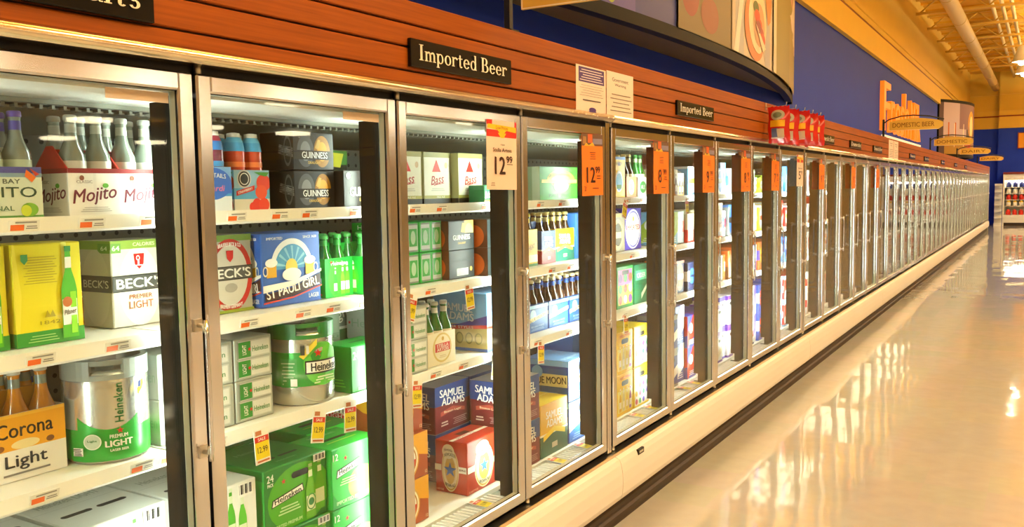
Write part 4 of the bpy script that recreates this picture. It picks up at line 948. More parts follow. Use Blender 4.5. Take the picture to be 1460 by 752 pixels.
# ---- from the sixth door on the goods are small: plain cartons, named by turns as packs too, in the colours seen
def generic(d, w_, h, c1, c2, c3, style):
    key = (round(d,3), round(w_,3), round(h,3), c1, c2, c3, style)
    b = MB(); b.rbox(-d/2, d/2, -w_/2, w_/2, 0, h, P(c1), .003); F = box_faces(b, d, w_, h)
    for f in (F['front'], F['side']):
        if style == 0: f.rect(0,.35,1,.7,P(c2)); f.ell(.5,.52,.3,.28,P(c3)); f.rect(.3,.48,.7,.56,P(c1))
        elif style == 1: f.ell(.5,.5,.42,.42,P(c2)); f.rect(.1,.42,.9,.6,P(c3)); f.rect(0,.92,1,1,P(c2))
        elif style == 2: f.rect(0,.86,1,1,P(c2)); slot(f,.5,.74,.26,.10); f.poly([(.05,.1),(.95,.35),(.95,.6),(.05,.35)],P(c3)); f.rect(0,0,1,.07,P(c2))
        elif style == 3:
            f.rect(0,.0,1,.45,P(c2))
            for i in range(3): f.bottle(.22+.28*i,.06,.8,.2,P(c3),P('f0ece0'))
        else: f.poly([(0,0),(1,.4),(1,1),(.6,1),(0,.5)],P(c2)); f.circ(.4,.6,min(w_,h)*.2,P(c3)); f.lines(.15,.85,.08,.25,3,P(c3))
    o = b.obj('beer_carton'); o['_d'], o['_w'] = d, w_
    return o
COLN = {'f0f2f2':'white','e8ecf4':'white','2a4aa8':'blue','1f3a94':'blue','3a78d0':'sky blue','c8281c':'red','a81c1c':'dark red','e8c01c':'yellow','1c8a34':'green','5a3218':'brown','c8622a':'orange','6a3aa8':'purple','1c1c20':'black','8a8f94':'silver','e8e0c0':'cream','7ab8e8':'pale blue','a8c84a':'lime'}
plan = {
 6: dict(top=[('e8e0c0','a8762a','5a3218',3),('f0f2f2','e8c01c','5a3218',3),('7ab8e8','f0f2f2','a8c84a',1)], second=[('7ab8e8','a8c84a','f0f2f2',4),('8a8f94','c8281c','e8e0c0',0),('e8e0c0','c8281c','8a8f94',3)],
         third=[('f0f2f2','8a8f94','c8622a',4),('1f2c5a','c8622a','f0f2f2',1),('1f2c5a','f0f2f2','3a78d0',0)], deck=[('1f3a94','8a8f94','f0f2f2',2),('2a4aa8','f0f2f2','e8ecf4',4),('2a3aa8','c8281c','f0f2f2',4)]),
 7: dict(top=[('e8ecf4','3a78d0','1c1c20',1),('f0f2f2','7ab8e8','3a78d0',4),('e8ecf4','7ab8e8','f0f2f2',0)], second=[('e8e0c0','c8281c','8a8f94',3),('e8ecf4','c8281c','3a78d0',0),('8a8f94','3a78d0','1c1c20',1)],
         third=[('5a5248','8a8f94','e8e0c0',1),('a8622a','e8e0c0','c8622a',0),('c8622a','5a3218','e8e0c0',3)], deck=[('e8ecf4','6a3aa8','e8e0c0',2),('f0f2f2','5a4ac0','e8e0c0',2),('e8e8f4','6a3aa8','f0f2f2',2)]),
 8: dict(top=[('a8c84a','f0f2f2','1c8a34',3),('d8e01c','f0f2f2','a8c84a',1),('a8c84a','d8e01c','f0f2f2',0)], second=[('f0f2f2','c8281c','e8e0c0',0),('e8ecf4','a81c1c','f0f2f2',3),('e8d83a','f0f2f2','c8281c',1)],
         third=[('e8c01c','6a3aa8','f0f2f2',1),('4a3ab0','f0f2f2','c8622a',4),('c8622a','4a3ab0','e8c01c',0)], deck=[('e8ecf4','2a3a94','c8281c',2),('f0f2f2','5a4ac0','c8622a',4),('2a4aa8','f0f2f2','c8281c',0)]),
 9: dict(top=[('8a8f94','c8281c','5a3218',3),('7ab8e8','3a78d0','f0f2f2',1),('3a78d0','7ab8e8','f0f2f2',4)], second=[('a81c1c','e8e0c0','1c1c20',0),('c8281c','8a8f94','a81c1c',3),('a81c1c','f0f2f2','e8c01c',1)],
         third=[('e8c01c','1c8a34','1c1c20',3),('2a5ab8','7ab8e8','f0f2f2',0),('7ab8e8','1f3a94','e8ecf4',4)], deck=[('7ab8e8','e8e0a0','3a78d0',4),('8ac0e8','f0f2f2','3a78d0',2),('c8281c','7ab8e8','f0f2f2',2)]),
 10: dict(top=[('f0f2f2','e8ecf4','8a8f94',1),('f0f2f2','e8e0c0','8a8f94',4),('f0f2f2','e8ecf4','c8281c',0)], second=[('f0f2f2','e8e0c0','8a8f94',1),('e8ecf4','f0f2f2','8a8f94',0),('f0f2f2','8a8f94','a81c1c',3)],
         third=[('f0f2f2','a81c1c','1c1c20',4),('e8ecf4','1c1c20','c8281c',1),('f0f2f2','e8ecf4','c8281c',0)], deck=[('c8281c','f0f2f2','e8e0c0',4),('f0f2f2','c8281c','8a8f94',2),('e8ecf4','c8281c','f0f2f2',0)]),
}
HT = {'top': (.12,.22), 'second': (.18,.235), 'third': (.18,.24), 'deck': (.2,.24)}
POS3 = ('at left', 'in the middle', 'at right'); keys = list(COLN)
def cname(h):
    if h in COLN: return COLN[h]
    r, g, bl = [int(h[i:i+2],16) for i in (0,2,4)]
    return 'navy' if max(r,g,bl) < 0x70 else 'violet' if bl > 0x90 and g < 0x60 else 'pale' if min(r,g,bl) > 0xa0 else 'lime' if g > 0xc0 else 'brown' if bl < 0x60 else 'blue'
pool = {}
TURN_NAMES = ('beer_carton', 'can_pack', 'bottle_pack'); KW = {'beer_carton': 'carton', 'can_pack': 'can pack', 'bottle_pack': 'bottle pack'}  # far goods are all plain cartons; only their object names alternate
def stock(c1, c2, c3, st, h, w_, kind, desc, sh, n, X, Y, z=0, d=.2):
    key = (c1, c2, c3, st, h, w_, kind)
    if key in pool: o = dup(pool[key])
    else: o = pool[key] = generic(d, w_, h, c1, c2, c3, st); o.name = kind; o.data.name = kind
    nm = cname(c1)+(' and '+cname(c2) if cname(c2) != cname(c1) else '')
    place(o, nm+' '+KW[kind]+desc, KW[kind], sh, n, X, Y, 'goods behind the far glass doors', z)
yend = 4.86
for n in range(6, 11):                   # goods that show between the posts, three to a shelf, and one hidden by the next post
    y0 = max(1.0788*(ky(n-2)+.05)-.02, yend); y1 = 1.024*(ky(n-1)-.02)+.02; nxt = 1.0788*(ky(n-1)+.05)-.02 if n < 10 else y1+.5
    for sh in SHELF:
        row = plan[n][sh]; m = 3; pw = (y1-y0)/m
        for i in range(4):
            c1, c2, c3, st = row[i] if i < 3 else row[2]
            h = round(random.uniform(*HT[sh])*50)/50; yy = y0+pw*i+.004; w_ = round(pw-.008, 3)
            if i == 3:
                if n == 10: continue
                yy = y1+.004; w_ = round(min(nxt-y1, .42)-.008, 3)
            kind = TURN_NAMES[(st+i) % 3]
            for ly in range(2 if sh == 'deck' else 1):
                ex = ((' upper', ' lower')[1-ly] if sh == 'deck' else '')
                stock(c1, c2, c3, st, h, w_, kind, (' at left', ' in the middle', ' at right', ' behind the right post')[i]+ex, sh, n, -.17-.02*(i % 2), yy, ly*(h+.001))
    yend = y1+(.42 if n < 10 else 0)
y = yend+.01; cnt = {}
rowc = [c for c in ('f0f2f2','e8ecf4','2a4aa8','c8281c','e8c01c','7ab8e8','e8e0c0','8a8f94','1c8a34','c8622a','a8c84a')]
while y < YS1-.5:
    n = next(q for q in range(9, 60) if ky(q-1) > y)
    cnt[n] = cnt.get(n, 0)+1; pw = .385 if y < 20 else .50
    for k, sh in enumerate(SHELF):
        c1 = random.choice(rowc); c2, c3 = random.sample([q for q in keys if q != c1], 2); h = round(random.uniform(*HT[sh])*25)/25
        stock(c1, c2, c3, random.randrange(5), h, pw-.01, TURN_NAMES[(int(y*10)+k) % 3], (' first from left', ' second from left', ' third from left')[cnt[n]-1], sh, n, -.17-random.uniform(0, .05), y)
    y += pw
# ------------------------------------------------------------------ price tags on the shelf rails
def tag_mesh(kind):
    b = MB()
    if kind == 'small':
        b.box(0, .0012, -.034, .034, -.013, .013, WH); f = flat(b, (.0012,-.034,-.013), (0,1,0), (0,0,1), (1,0,0), .068, .026, .0002)
        f.rect(.06,.12,.50,.62,P('ee6a24')); f.lines(.56,.94,.2,.55,2,P('8a8884'),.5); f.lines(.2,.9,.7,.92,1,P('9a9890'),.6)
    else:
        b.box(0, .0012, -.028, .028, -.10, 0, WH); f = flat(b, (.0012,-.028,-.10), (0,1,0), (0,0,1), (1,0,0), .056, .10, .0002)
        f.rect(.04,.14,.96,.62,P('f4dc18')); f.rect(.04,.62,.96,.78,P('d82a1c')); f.text('SALE',.5,.70,.09,WH,.5); f.text('12.99',.5,.40,.17,P('5a4a10'),.66); f.rect(.1,.82,.5,.95,P('c87a4a')); f.lines(.1,.9,.03,.12,1,P('c86a3a'),.6)
    return b.mesh('price_tag' if kind == 'small' else 'sale_tag')
TAGM = {k: tag_mesh(k) for k in ('small', 'sale')}
def hang(kind, n, sh, y, desc, tilt=0, dx=0):
    o = link('price_tag' if kind == 'small' else 'sale_tag', TAGM[kind])
    if sh == 'deck': o.location = (-.150, y, .4085); o.rotation_euler = (0, -1.5, tilt)
    else:
        o.location = (-.1425+dx, y, SHELF[sh]-(.015 if kind == 'small' else .012)); o.rotation_euler = (tilt, .22 if kind == 'small' else -.05, 0)
    tag(o, '%s, %s, %s glass door' % (desc, SHELF_WORD[sh]+' edge', ordn(n)), 'price tag', 'price tags on the shelf edges' if kind == 'small' else 'yellow sale tags')
pos = {1: {'top': [1.11,1.27,1.43], 'second': [1.13,1.32], 'third': [1.12,1.37,1.455]},
       2: {'top': [1.70,1.86,1.98,2.19], 'second': [1.73,1.94,2.07,2.22], 'third': [1.60]},
       3: {'top': [2.50,2.66,2.96], 'second': [2.58], 'third': [2.60,2.78]},
       4: {'top': [3.40,3.60,3.82], 'second': [3.50,3.68], 'third': [3.36,3.66]},
       5: {'top': [4.35,4.55], 'second': [4.40,4.60], 'third': [4.30]}}
words = ['first', 'second', 'third', 'fourth']
for n, dd in pos.items():
    for sh, ys in dd.items():
        for i, y in enumerate(ys):
            hang('small', n, sh, y, 'small orange and white price tag, %s' % ('only one' if len(ys) == 1 else words[i]+' from left'))
for n, sh, y, t, d in [(2,'third',1.755,.02,'yellow sale tag hanging, leftmost'),(2,'third',1.996,-.22,'yellow sale tag hanging aslant, middle'),(2,'third',2.135,-.1,'yellow sale tag hanging, rightmost'),
                       (3,'second',2.476,-.3,'yellow sale tag hanging aslant, left'),(3,'second',2.825,.06,'yellow sale tag hanging, right'),(3,'third',3.02,-.25,'yellow sale tag hanging aslant, right'),(3,'third',2.49,-.15,'yellow sale tag hanging, left'),
                       (4,'third',3.39,-.12,'yellow sale tag hanging, left'),(5,'top',4.32,-.4,'yellow sale tag hanging aslant'),(5,'third',4.31,-.05,'yellow sale tag hanging, left'),(5,'third',4.66,.0,'yellow sale tag hanging, right'),
                       (6,'top',5.24,.0,'pale yellow sale tag hanging'),
                       (3,'deck',2.82,.1,'yellow sale tag lying flat'),(4,'deck',3.45,.1,'yellow sale tag lying flat, left'),(4,'deck',3.72,-.1,'yellow sale tag lying flat, right'),(5,'deck',4.36,.1,'yellow sale tag lying flat, left'),(5,'deck',4.56,0,'yellow sale tag lying flat, right'),(6,'deck',5.1,.1,'yellow sale tag lying flat, left'),(6,'deck',5.27,0,'yellow sale tag lying flat, right')]:
    hang('sale', n, sh, y, d, t)
# ------------------------------------------------------------------ price posters stuck on the door frames
ORP = pm('orange_poster_paper', '#ff7d10', .6)
def poster(kind, price):
    b = MB(); w_, h = .212, .272 if kind == 'orange' else .255
    b.box(0, .0015, -w_/2, w_/2, -h, 0, ORP if kind == 'orange' else P('f4d8c4')); f = flat(b, (.0015,-w_/2,-h), (0,1,0), (0,0,1), (1,0,0), w_, h)
    INK = P('3a1408')
    big, small = price.split('.')
    if kind == 'orange':
        f.rect(0,.81,1,1,P('6a4a3a')); f.rect(.28,.86,.50,1,P('d8622a')); f.rect(.52,.84,.98,.93,P('8a84a0')); f.rect(.05,.84,.2,.96,P('a87a4a'))
        f.poly([(.1,.81),(.2,.86),(.32,.82),(.5,.87),(.6,.81)],P('f0b830')); f.lines(.36,.64,.58,.72,4,INK,.25); f.text(big,.40,.34,.25,INK,.20*len(big),bold=.0016); f.text(small,.72,.42,.11,INK,.22,bold=.0008); f.lines(.66,.86,.26,.34,2,INK,.3); f.text('2/',.12,.12,.08,INK,.1); f.lines(.45,.75,.10,.14,1,INK,.3)
    else:
        f.rect(0,.76,1,.86,P('d8281c')); f.rect(.0,.93,.18,1,P('d8281c')); f.rect(.93,.80,1,1,P('d8281c')); f.poly([(.02,.88),(.35,.86),(.5,.78),(.65,.86),(.98,.84),(.98,.92),(.6,.93),(.04,.94)],P('f4c820')); f.poly([(.36,.82),(.64,.82),(.56,.75),(.46,.75)],P('f4c820'))
        f.text('Low Prices',.5,.895,.05,P('b8681c'),.4); f.text('12pk',.52,.65,.022,P('6a5a4a'),.14); f.text('Stella Artois',.5,.575,.055,P('4a3a30'),.62); f.text(big,.42,.35,.25,INK,.34,bold=.0018); f.text(small,.73,.44,.10,INK,.2,bold=.0008); f.lines(.64,.84,.36,.38,1,INK,.5); f.lines(.1,.24,.05,.11,3,P('8a7464'),.4)
    return b.obj('price_poster')
for n, kind, price, desc in [(3,'white','12.99','white and red price poster reading 12.99'),(4,'orange','12.99','orange price poster reading 12.99'),(5,'orange','8.99','orange price poster reading 8.99'),(6,'orange','9.99','orange price poster reading 9.99'),(7,'orange','8.99','orange price poster with dark figures'),(8,'orange','7.99','orange price poster with dark figures'),(9,'white','5.99','white and yellow price poster'),(10,'orange','9.99','orange price poster with dark figures'),(12,'orange','9.99','small-looking orange price poster'),(14,'orange','8.99','small-looking orange price poster')]:
    o = poster(kind, price); yb = door_y(n)[1]-(.03 if n in (4,9) else 0); o.location = (.0015, yb-.15, 1.858 if kind == 'orange' else 1.872)
    o.rotation_euler = (random.uniform(-.02,.02), 0, 0)
    tag(o, '%s at the top of the %s glass door' % (desc, ordn(n)), 'price poster', 'price posters on the doors')
# ------------------------------------------------------------------ black signs and notices on the wooden header
SIGNB = pm('black_sign_board', '#0c0a08', .2, spec=.25); SIGNW = pm('cream_sign_lettering', '#f0e4cc', .5)
def header_sign(text, y0, y1, z0, z1, desc, t0=None, tw=None, hm=None):
    r = empty('header_sign', (.022, (y0+y1)/2, (z0+z1)/2)); w_, h = y1-y0, z1-z0
    b = MB(); b.rbox(0, .014, -w_/2, w_/2, -h/2, h/2, SIGNB, .002); b.obj('sign_board', r)
    c = MB(); f = flat(c, (.0145,-w_/2,-h/2), (0,1,0), (0,0,1), (1,0,0), w_, h, .0003)
    hm = hm or h*.56; tw = tw or w_*.86; t0 = t0 if t0 is not None else (w_-tw)/2
    f.serif(text, t0/w_, .5-(hm*.40)/h, hm, SIGNW, tw)
    lt = c.obj('lettering', r); lt['label'] = 'cream serif lettering'
    tag(r, desc, 'sign', 'black signs on the wooden header')
header_sign('Malts', .72, 1.329, 1.994, 2.083, 'black sign cut by the top left corner, ending in alts', .36, .215)
header_sign('Imported Beer', 2.262, 2.872, 2.004, 2.092, 'black sign reading Imported Beer above the third glass door')
header_sign('Imported Beer', 4.605, 5.215, 2.006, 2.086, 'black sign reading Imported Beer right of the paper notices')
for i, y in enumerate((8.12, 9.53, 10.94, 14.1, 15.9, 18.6, 21.4, 24.2)):
    header_sign('Domestic Beer' if i % 2 == 0 else 'Domestic', y, y+.61, 2.0, 2.075, 'black header sign, %s one right of the red snack bags' % ordn(i+1))
def notice(y0, y1, z0, z1, kind, desc):
    w_, h = y1-y0, z1-z0; b = MB(); b.box(0, .0015, -w_/2, w_/2, 0, h, P('f2dccc')); f = flat(b, (.0015,-w_/2,0), (0,1,0), (0,0,1), (1,0,0), w_, h)
    if kind == 'purple':
        PU = P('4a2a78'); f.rect(.08,.66,.94,.97,PU); f.lines(.12,.9,.68,.94,5,P('e8d8e0'),.35); f.lines(.1,.9,.36,.62,5,P('a89488'),.18); f.lines(.2,.8,.26,.32,1,P('5a4a44'),.4); f.ell(.52,.10,.12,.05,PU); f.rect(.4,.04,.64,.07,PU)
    else:
        f.text('Government',.5,.84,.08,P('5a4a40'),.6); f.text('Warning',.5,.72,.075,P('5a4a40'),.42); f.lines(.12,.92,.12,.56,5,P('8a7868'),.25)
    o = b.obj('paper_notice'); o.location = (.0225, (y0+y1)/2, z0); tag(o, desc, 'notice', 'paper notices on the header')
notice(3.425, 3.722, 1.94, 2.145, 'purple', 'white paper notice with purple block of text, left of the pair')
notice(3.732, 4.035, 1.94, 2.15, 'plain', 'white government warning notice beside the purple one')
notice(12.15, 12.55, 1.94, 2.19, 'plain', 'distant white notice on the header, left of its pair'); notice(12.58, 12.98, 1.94, 2.19, 'plain', 'distant white notice on the header, right of its pair')
# ------------------------------------------------------------------ red snack bags hung on the slatwall
BAGR = pm('red_snack_film', '#d01f18', .22, spec=.7, coat=.3)
def bag_mesh():
    b = MB(); nu, nv = 10, 12; w_, h = .165, .25
    for side in (-1, 1):
        vs = []; fs = []
        for j in range(nv+1):
            for i in range(nu+1):
                u, v = i/nu, j/nv; t = .036*(math.sin(PI*u)**.6)*(math.sin(PI*min(1,max(0,(v-.06)/.88)))**.5) if .06 < v < .94 else 0
                t += .004*math.sin(9*u+5*v)
                vs.append((u*w_+.004*math.sin(11*v), side*max(t,.0008), (v-1)*h+(.003*(-1)**i if v in (0, 1) else 0)))
        for j in range(nv):
            for i in range(nu): q = [j*(nu+1)+i, j*(nu+1)+i+1, (j+1)*(nu+1)+i+1, (j+1)*(nu+1)+i]; fs.append(q if side < 0 else q[::-1])
        b.add(vs, fs, BAGR, True)
    def mp(u, v, e):
        uu, vv = u/w_, v/h; t = .036*(math.sin(PI*uu)**.6)*(math.sin(PI*min(1,max(0,(vv-.06)/.88)))**.5); t += .004*math.sin(9*uu+5*vv)
        return (u, -t-.0012-e, v-h)
    F = Face(b, w_, h, mp, .0008)
    def blob(cu, cv, ru, rv, m):
        pts = [(cu,cv)]; fs = []
        for k in (1,2,3):
            for i in range(18): a = 2*PI*i/18; pts.append((cu+ru*k/3*math.cos(a), cv+rv*k/3*math.sin(a)))
        for i in range(18):
            j = (i+1) % 18; fs.append([0,1+i,1+j])
            for k in (0,1): fs.append([1+18*k+i, 1+18*k+18+i, 1+18*k+18+j, 1+18*k+j])
        F.put(pts, fs, m)
    blob(.5,.76,.32,.14,P('b8b8a8')); blob(.5,.76,.2,.08,P('6a7a6a'))
    def band(u0,v0,u1,v1,m):
        pts = [(u0+(u1-u0)*i/8, v0+(v1-v0)*j/6) for j in range(7) for i in range(9)]; F.put(pts, [[j*9+i,j*9+i+1,j*9+i+10,j*9+i+9] for j in range(6) for i in range(8)], m)
    band(.16,.44,.84,.62,P('f0b820')); band(.22,.16,.55,.40,P('5a6488')); band(.5,.16,.82,.38,P('c8b090')); band(.2,.12,.8,.15,P('e8d8c8'))
    return b.mesh('snack_bag')
bm_ = bag_mesh()
bw = ['leftmost of five, facing left','second from left','middle of five','second from right','rightmost of five']
HOOK = STEEL
for i in range(5):
    y = 6.40+.275*i
    o = link('snack_bag', bm_); o.location = (.042, y, 2.176); o.rotation_euler = (random.uniform(-.05,.05), random.uniform(-.04,.06), random.uniform(-.25,-.05)); o.scale = (random.uniform(.94,1.06), 1, random.uniform(.95,1.03))
    tag(o, 'red snack bag hanging on the wooden header, '+bw[i], 'snack bag', 'red snack bags')
    b = MB(); b.box(.0205, .026, -.012, .012, -.02, .03, HOOK); b.tube([(.024,0,.0),(.12,0,.0),(.165,0,.006),(.17,0,.03)], .003, HOOK, 6)
    h = b.obj('peg_hook'); h.location = (0, y, 2.176); tag(h, 'small wire peg hook holding the snack bag that is '+bw[i].split(',')[0], 'hook', 'peg hooks')
# ------------------------------------------------------------------ aisle signs standing out over the header
IRON = pm('black_sign_iron', '#15120e', .5); SIGNY = pm('gold_sign_panel', '#dcae44', .5, noise=.08, scale=6)
def aisle_sign(y, text, desc, w_=.56):
    r = empty('aisle_sign', (-.02, y, 2.212)); b = MB()
    b.box(-.012, .012, -.012, .012, 0, .22, IRON); b.tube([(0,0,.17),(.06,0,.215),(.2,0,.25),(.34,0,.255),(.52,0,.235),(.68,0,.19)], .008, IRON, 8); b.box(-.03, .03, -.03, .03, 0, .006, IRON); b.obj('bracket', r)
    c = MB(); n = 12; x0, x1 = .06, .06+w_; top = [(x0+(x1-x0)*i/n, .185+.035*math.sin(PI*i/n)) for i in range(n+1)]; pr = [(x0,.075),(x1,.075),(x1+.05,.11),(x1+.05,.16)]+top[::-1]
    m = len(pr); c.add([(x,-.006,z) for x, z in pr]+[(x,.006,z) for x, z in pr], [list(range(m)), list(range(m,2*m))[::-1]]+[[i,m+i,m+(i+1) % m,(i+1) % m] for i in range(m)], SIGNY)
    f = flat(c, (x0,-.006,.07), (1,0,0), (0,0,1), (0,-1,0), w_, .14, .0006); EDG = P('f0dcb0'); BR = P('8a5a1c')
    f.rect(0,.04,1.0,.075,EDG); f.rect(0,.04,.012,.85,EDG)
    if text: f.text(text,.5,.5,.40,BR,.84,bold=.001)
    f2 = flat(c, (x1,.006,.07), (-1,0,0), (0,0,1), (0,1,0), w_, .14, .0006)
    if text: f2.text(text,.5,.5,.40,BR,.84,bold=.001)
    pn = c.obj('sign_panel', r)
    tag(r, desc, 'aisle sign', 'gold aisle signs')
aisle_sign(2.95, None, 'gold aisle sign cut by the top edge, above third glass door')
aisle_sign(12.0, 'DOMESTIC BEER', 'gold aisle sign reading DOMESTIC BEER')
aisle_sign(17.2, 'DOMESTIC', 'gold aisle sign, first beyond the DOMESTIC BEER one'); aisle_sign(22.6, 'DAIRY', 'gold aisle sign in front of the far picture box'); aisle_sign(29.5, 'DAIRY', 'furthest gold aisle sign, before the blue end wall')
# ------------------------------------------------------------------ bow-fronted picture boxes on the blue wall
PBLK = pm('black_box_trim', '#0b0a08', .5, spec=.15)
def picture_box(yc, half, bow, z0, z1, desc, art):
    r = empty('picture_box', (-1.0, yc, z0)); H = z1-z0; n = 60
    def X(y): return .02+bow*(1-(y/half)**2)
    b = MB(); ys = [-half+2*half*i/n for i in range(n+1)]
    pr = [(X(y), y) for y in ys]+[(0, half), (0, -half)]; m = len(pr)
    b.add([(x,y,.10) for x, y in pr]+[(x,y,H) for x, y in pr], [list(range(m)), list(range(m,2*m))[::-1]]+[[i,(i+1) % m,m+(i+1) % m,m+i] for i in range(m)], P('7a6a44'))
    f = Face(b, 2*half, H-.1, lambda u, v, e: (X(u-half)+.012+e, u-half, .1+v), .0008)
    def grid(u0, v0, u1, v1, m_, k=40):
        f.put([(u0+(u1-u0)*i/k, v) for i in range(k+1) for v in (v0, v1)], [[2*i,2*i+2,2*i+3,2*i+1] for i in range(k)], m_)
    art(f, grid)
    b.obj('picture', r)
    c = MB()
    for za, zb in ((.02, .10), (H, H+.08)):
        pr = [(X(y)+.025, y) for y in ys]+[(X(y)-.05 if X(y) > .08 else .0, y) for y in ys[::-1]]; m = len(pr)
        c.add([(x,y,za) for x, y in pr]+[(x,y,zb) for x, y in pr], [[i,i+1,m-2-i,m-1-i] for i in range(n)]+[[m+i,m+m-1-i,m+m-2-i,m+i+1] for i in range(n)]+[[i,m+i,m+(i+1) % m,(i+1) % m] for i in range(m)], PBLK)
    c.box(0, .05, -half-.03, -half+.02, 0, H+.08, PBLK); c.box(0, .05, half-.02, half+.03, 0, H+.08, PBLK)
    c.obj('box_trim', r)
    tag(r, desc, 'picture box', 'bow-fronted picture boxes')
def art1(f, grid):
    grid(0,0,.42,1,P('5a6a50')); grid(.0,0,.40,1,P('3a5a9a'),40); grid(.20,0,.30,1,P('4a80b8')); grid(.30,0,.40,1,P('5a50a8')); grid(.36,0,.43,1,P('3a3f8c'))
    for u, v, c in ((.315,.08,'c8c040'),(.325,.06,'98a848'),(.345,.3,'b070b0'),(.36,.2,'c890b0'),(.375,.15,'b88a40'),(.335,.25,'7a50b0'),(.395,.24,'b8863a'),(.40,.20,'d8a050')):
        f.ell(u,v,.006,.05,P(c)); f.ell(u+.002,v+.08,.003,.05,P(c))
    f.poly([(.28,0),(.31,.0),(.308,.4),(.29,.5)],P('6aa0c8'))
    grid(.43,0,.57,1,P('75643c')); f.ell(.455,.28,.02,.18,P('8a3a28')); f.ell(.50,.16,.022,.12,P('8a4a30')); f.ell(.47,.5,.03,.12,P('a87a50')); f.ell(.53,.62,.055,.10,P('e0c890')); f.ell(.53,.65,.05,.08,P('f0e8d0')); f.ell(.52,.67,.02,.05,P('c86a2a'))
    grid(.56,0,.76,1,P('c8bcae')); grid(.57,0,.60,.62,P('b0b0b8')); f.poly([(.60,.55),(.64,.5),(.70,1),(.64,1)],P('e8e6e4')); f.poly([(.69,.0),(.72,.0),(.715,.7),(.70,.6)],P('a8a8b4')); f.poly([(.565,0),(.58,0),(.60,.5),(.59,.55)],P('e4e0dc'))
    f.poly([(.61,1),(.64,1),(.66,.6),(.645,.5),(.62,.6)],P('8a4a30')); f.poly([(.70,1),(.74,1),(.72,.4),(.705,.35),(.69,.6)],P('c87a30'))
    f.ell(.645,.27,.045,.27,P('c87a48')); f.ell(.655,.32,.04,.25,P('e8d8b8')); f.ell(.66,.30,.026,.17,P('c89a78'))
    for u, v, c in ((.645,.42,'3a5a2a'),(.65,.36,'c8301c'),(.66,.30,'d83a24'),(.668,.24,'a82c3a'),(.675,.20,'c83a2a'),(.655,.28,'8a2a3a')): f.ell(u,v,.012,.05,P(c))
    f.poly([(.64,.30),(.675,.10),(.69,.14),(.66,.24)],P('e8d8c0')); grid(.735,0,.755,.7,P('d8d0c0')); grid(.755,0,1,1,P('8a8040'),18); grid(.88,0,.97,.6,P('9a8a40')); 
    f.poly([(.755,1),(.80,1),(.90,.62),(.955,.40),(.97,.46),(.975,1),(.8,1)],P('c0a078')); f.poly([(.76,1),(.80,.98),(.90,.66),(.955,.46),(.965,.5),(.965,1)],P('f0e4dc')); f.poly([(.84,1),(.92,.8),(.94,1)],P('d0a0a0'))
    grid(.965,.4,.978,1,P('f4e8d0'),4); grid(.978,.4,.985,1,P('d8a0a8'),4)
picture_box(6.6, 4.6, .50, 2.62, 3.82, 'big bow-fronted food picture box over the near coolers', art1)
def art2(f, grid):
    grid(0,0,1,1,P('5a4448'),40); grid(.04,.3,.3,1,P('c8b4c0')); grid(.2,.5,.6,1,P('8a6a74')); grid(.05,0,.5,.35,P('a8803a')); f.poly([(.08,.12),(.16,.12),(.16,.62),(.08,.62)],P('c8601c')); f.poly([(.14,.14),(.26,.14),(.26,.60),(.14,.60)],P('f8e8cc')); f.ell(.40,.6,.07,.28,P('e8a820')); f.ell(.40,.58,.04,.2,P('fff0b8')); f.ell(.34,.2,.06,.07,P('b82a20'))
    grid(.5,0,.98,1,P('a06a7a')); grid(.5,0,.98,.22,P('b8a060')); f.ell(.72,.62,.13,.3,P('e8b83a')); f.ell(.74,.58,.07,.2,P('fff0c0')); f.ell(.7,.25,.1,.08,P('b82a20')); f.ell(.85,.8,.08,.15,P('d87a9a'))
picture_box(31.0, 2.6, .72, 2.40, 3.98, 'far bow-fronted picture box near the blue end wall', art2)
# ------------------------------------------------------------------ lit letters on the blue wall
LETO = pm('orange_sign_letter', '#ff8a14', .4, emit=((1,.30,.02), .5))
r = empty('wall_lettering', (-1.0, 21.0, 2.64)); text = 'Fresh'
def letters(t, y0, z0, h, wdt, mat, name, dep=.08):
    vs, fs, tw, th = text_geo(t); b = MB(); sc = h/th; sy = wdt/tw; k = len(vs)
    b.add([(dep, y0+x*sy, z0+y*sc) for x, y in vs], fs, mat); b.add([(.0, y0+x*sy, z0+y*sc) for x, y in vs], [f[::-1] for f in fs], mat)
    edge = {}
    for f in fs:
        for i in range(len(f)):
            e = (f[i], f[(i+1) % len(f)]); edge[e] = edge.get(e, 0)+1
    side = [[a, c, c+k, a+k] for a, c in edge if (c, a) not in edge]
    b.add([(dep, y0+x*sy, z0+y*sc) for x, y in vs]+[(.0, y0+x*sy, z0+y*sc) for x, y in vs], side, mat)
    return b.obj(name, r)
x = -2.85
for c, wd, hh in (('F',.8,.92),('r',.5,.62),('e',.65,.62),('s',.55,.62),('h',.62,.92)): letters(c, x, .02, hh, wd, LETO, 'sign_letter'); x += wd+.1
x += .25
for c, wd, hh in (('M',.7,.85),('i',.18,.85),('l',.16,.85),('k',.5,.85)): letters(c, x, .02, hh, wd, LETO, 'sign_letter'); x += wd+.1
b = MB(); b.box(0, .05, -2.6, 3.2, -.16, -.05, pm('white_sign_strip', '#f4ead8', .5, emit=((1,.8,.5), .6))); b.obj('lower_strip', r)
tag(r, 'orange raised letters with white strip on blue wall', 'wall sign')
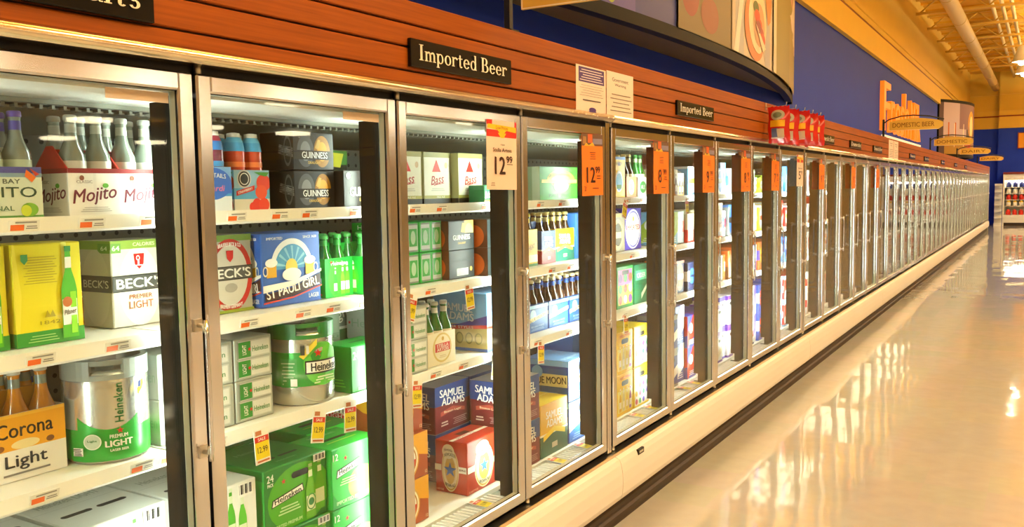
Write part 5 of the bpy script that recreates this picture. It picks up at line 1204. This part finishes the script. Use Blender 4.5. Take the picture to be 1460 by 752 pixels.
# ------------------------------------------------------------------ open dairy case at the end wall
r = empty('open_dairy_case', (.35, YE-.30, 0)); Wc = 3.6
b = MB(); b.box(0, Wc, -.9, 0, 0, .12, KICK); b.box(0, Wc, -.95, 0, .12, .42, WHITE); b.box(0, Wc, -.08, 0, .42, 1.75, WHITE); b.box(0, Wc, -.75, 0, 1.75, 1.98, WHITE)
for x0 in (-.05, Wc): b.box(x0, x0+.05, -.95, 0, 0, 1.98, WHITE)
b.obj('case_body', r); b = MB(); b.box(-.06, Wc+.06, -.78, 0, 1.98, 2.06, P('7a2a1c')); b.obj('cornice', r)
for i in range(4): b = MB(); b.box(.0, Wc, -.70, -.08, .74+.24*i, .76+.24*i, WHITE); b.obj('shelf', r)
b = MB(); b.tube([(.05,-.6,1.72),(Wc-.05,-.6,1.72)], .015, emat('lit_case_tube', (1,.85,.6), 70), 8); b.obj('lamp_tube', r)
tag(r, 'white open refrigerated case with red cornice at the far end wall', 'open case')
cols = ['2c3c8a','e8ecf4','c82a1c','f0c830','d83020']; cn = ['blue','white','red','yellow','scarlet']
for k in range(5):
    for i in range(16):
        b = MB(); c = cols[(4-k)]
        b.lathe([(.075,0),(.08,.01),(.08,.14),(.05,.175),(.04,.205),(.0,.21)], P(c), 12, mats=[P(c),P('f0ece4') if k % 2 else P(c),P(c),P(c),WH])
        o = b.obj('drink_bottle'); o.location = (.35+.14+.215*i, YE-.30-(.62 if k else .78), (.4205 if k == 0 else .7605+.24*(k-1)))
        tag(o, '%s bottle, %s from left on the %s shelf of the far open case' % (cn[4-k], ordn(i+1), ordn(k+1)), 'bottle', 'bottles in the far open case')
# side rack on the near end of that case
r = empty('end_rack', (.16, YE-1.2, 0)); b = MB(); b.box(-.14, .12, -.02, 0, .0, 1.62, WHITE); b.box(-.14, .12, -.34, -.02, 0, .1, WHITE); b.obj('rack_back', r)
for i in range(6): b = MB(); b.box(-.13, .11, -.30, -.02, .30+.25*i, .315+.25*i, WHITE); b.box(-.13, .11, -.31, -.30, .30+.25*i, .36+.25*i, WHITE); b.obj('rack_shelf', r)
tag(r, 'narrow pale wire rack at the left end of the far open case', 'rack')
b = MB(); b.box(0, 1.4, -.06, 0, 0, .62, P('8a2a14')); b.box(.03, 1.37, -.065, -.06, .03, .59, P('f0a428')); o = b.obj('wall_sign_panel'); o.location = (.72, YE-.25, 2.98); tag(o, 'orange panel with red border high on the blue end wall', 'wall sign')
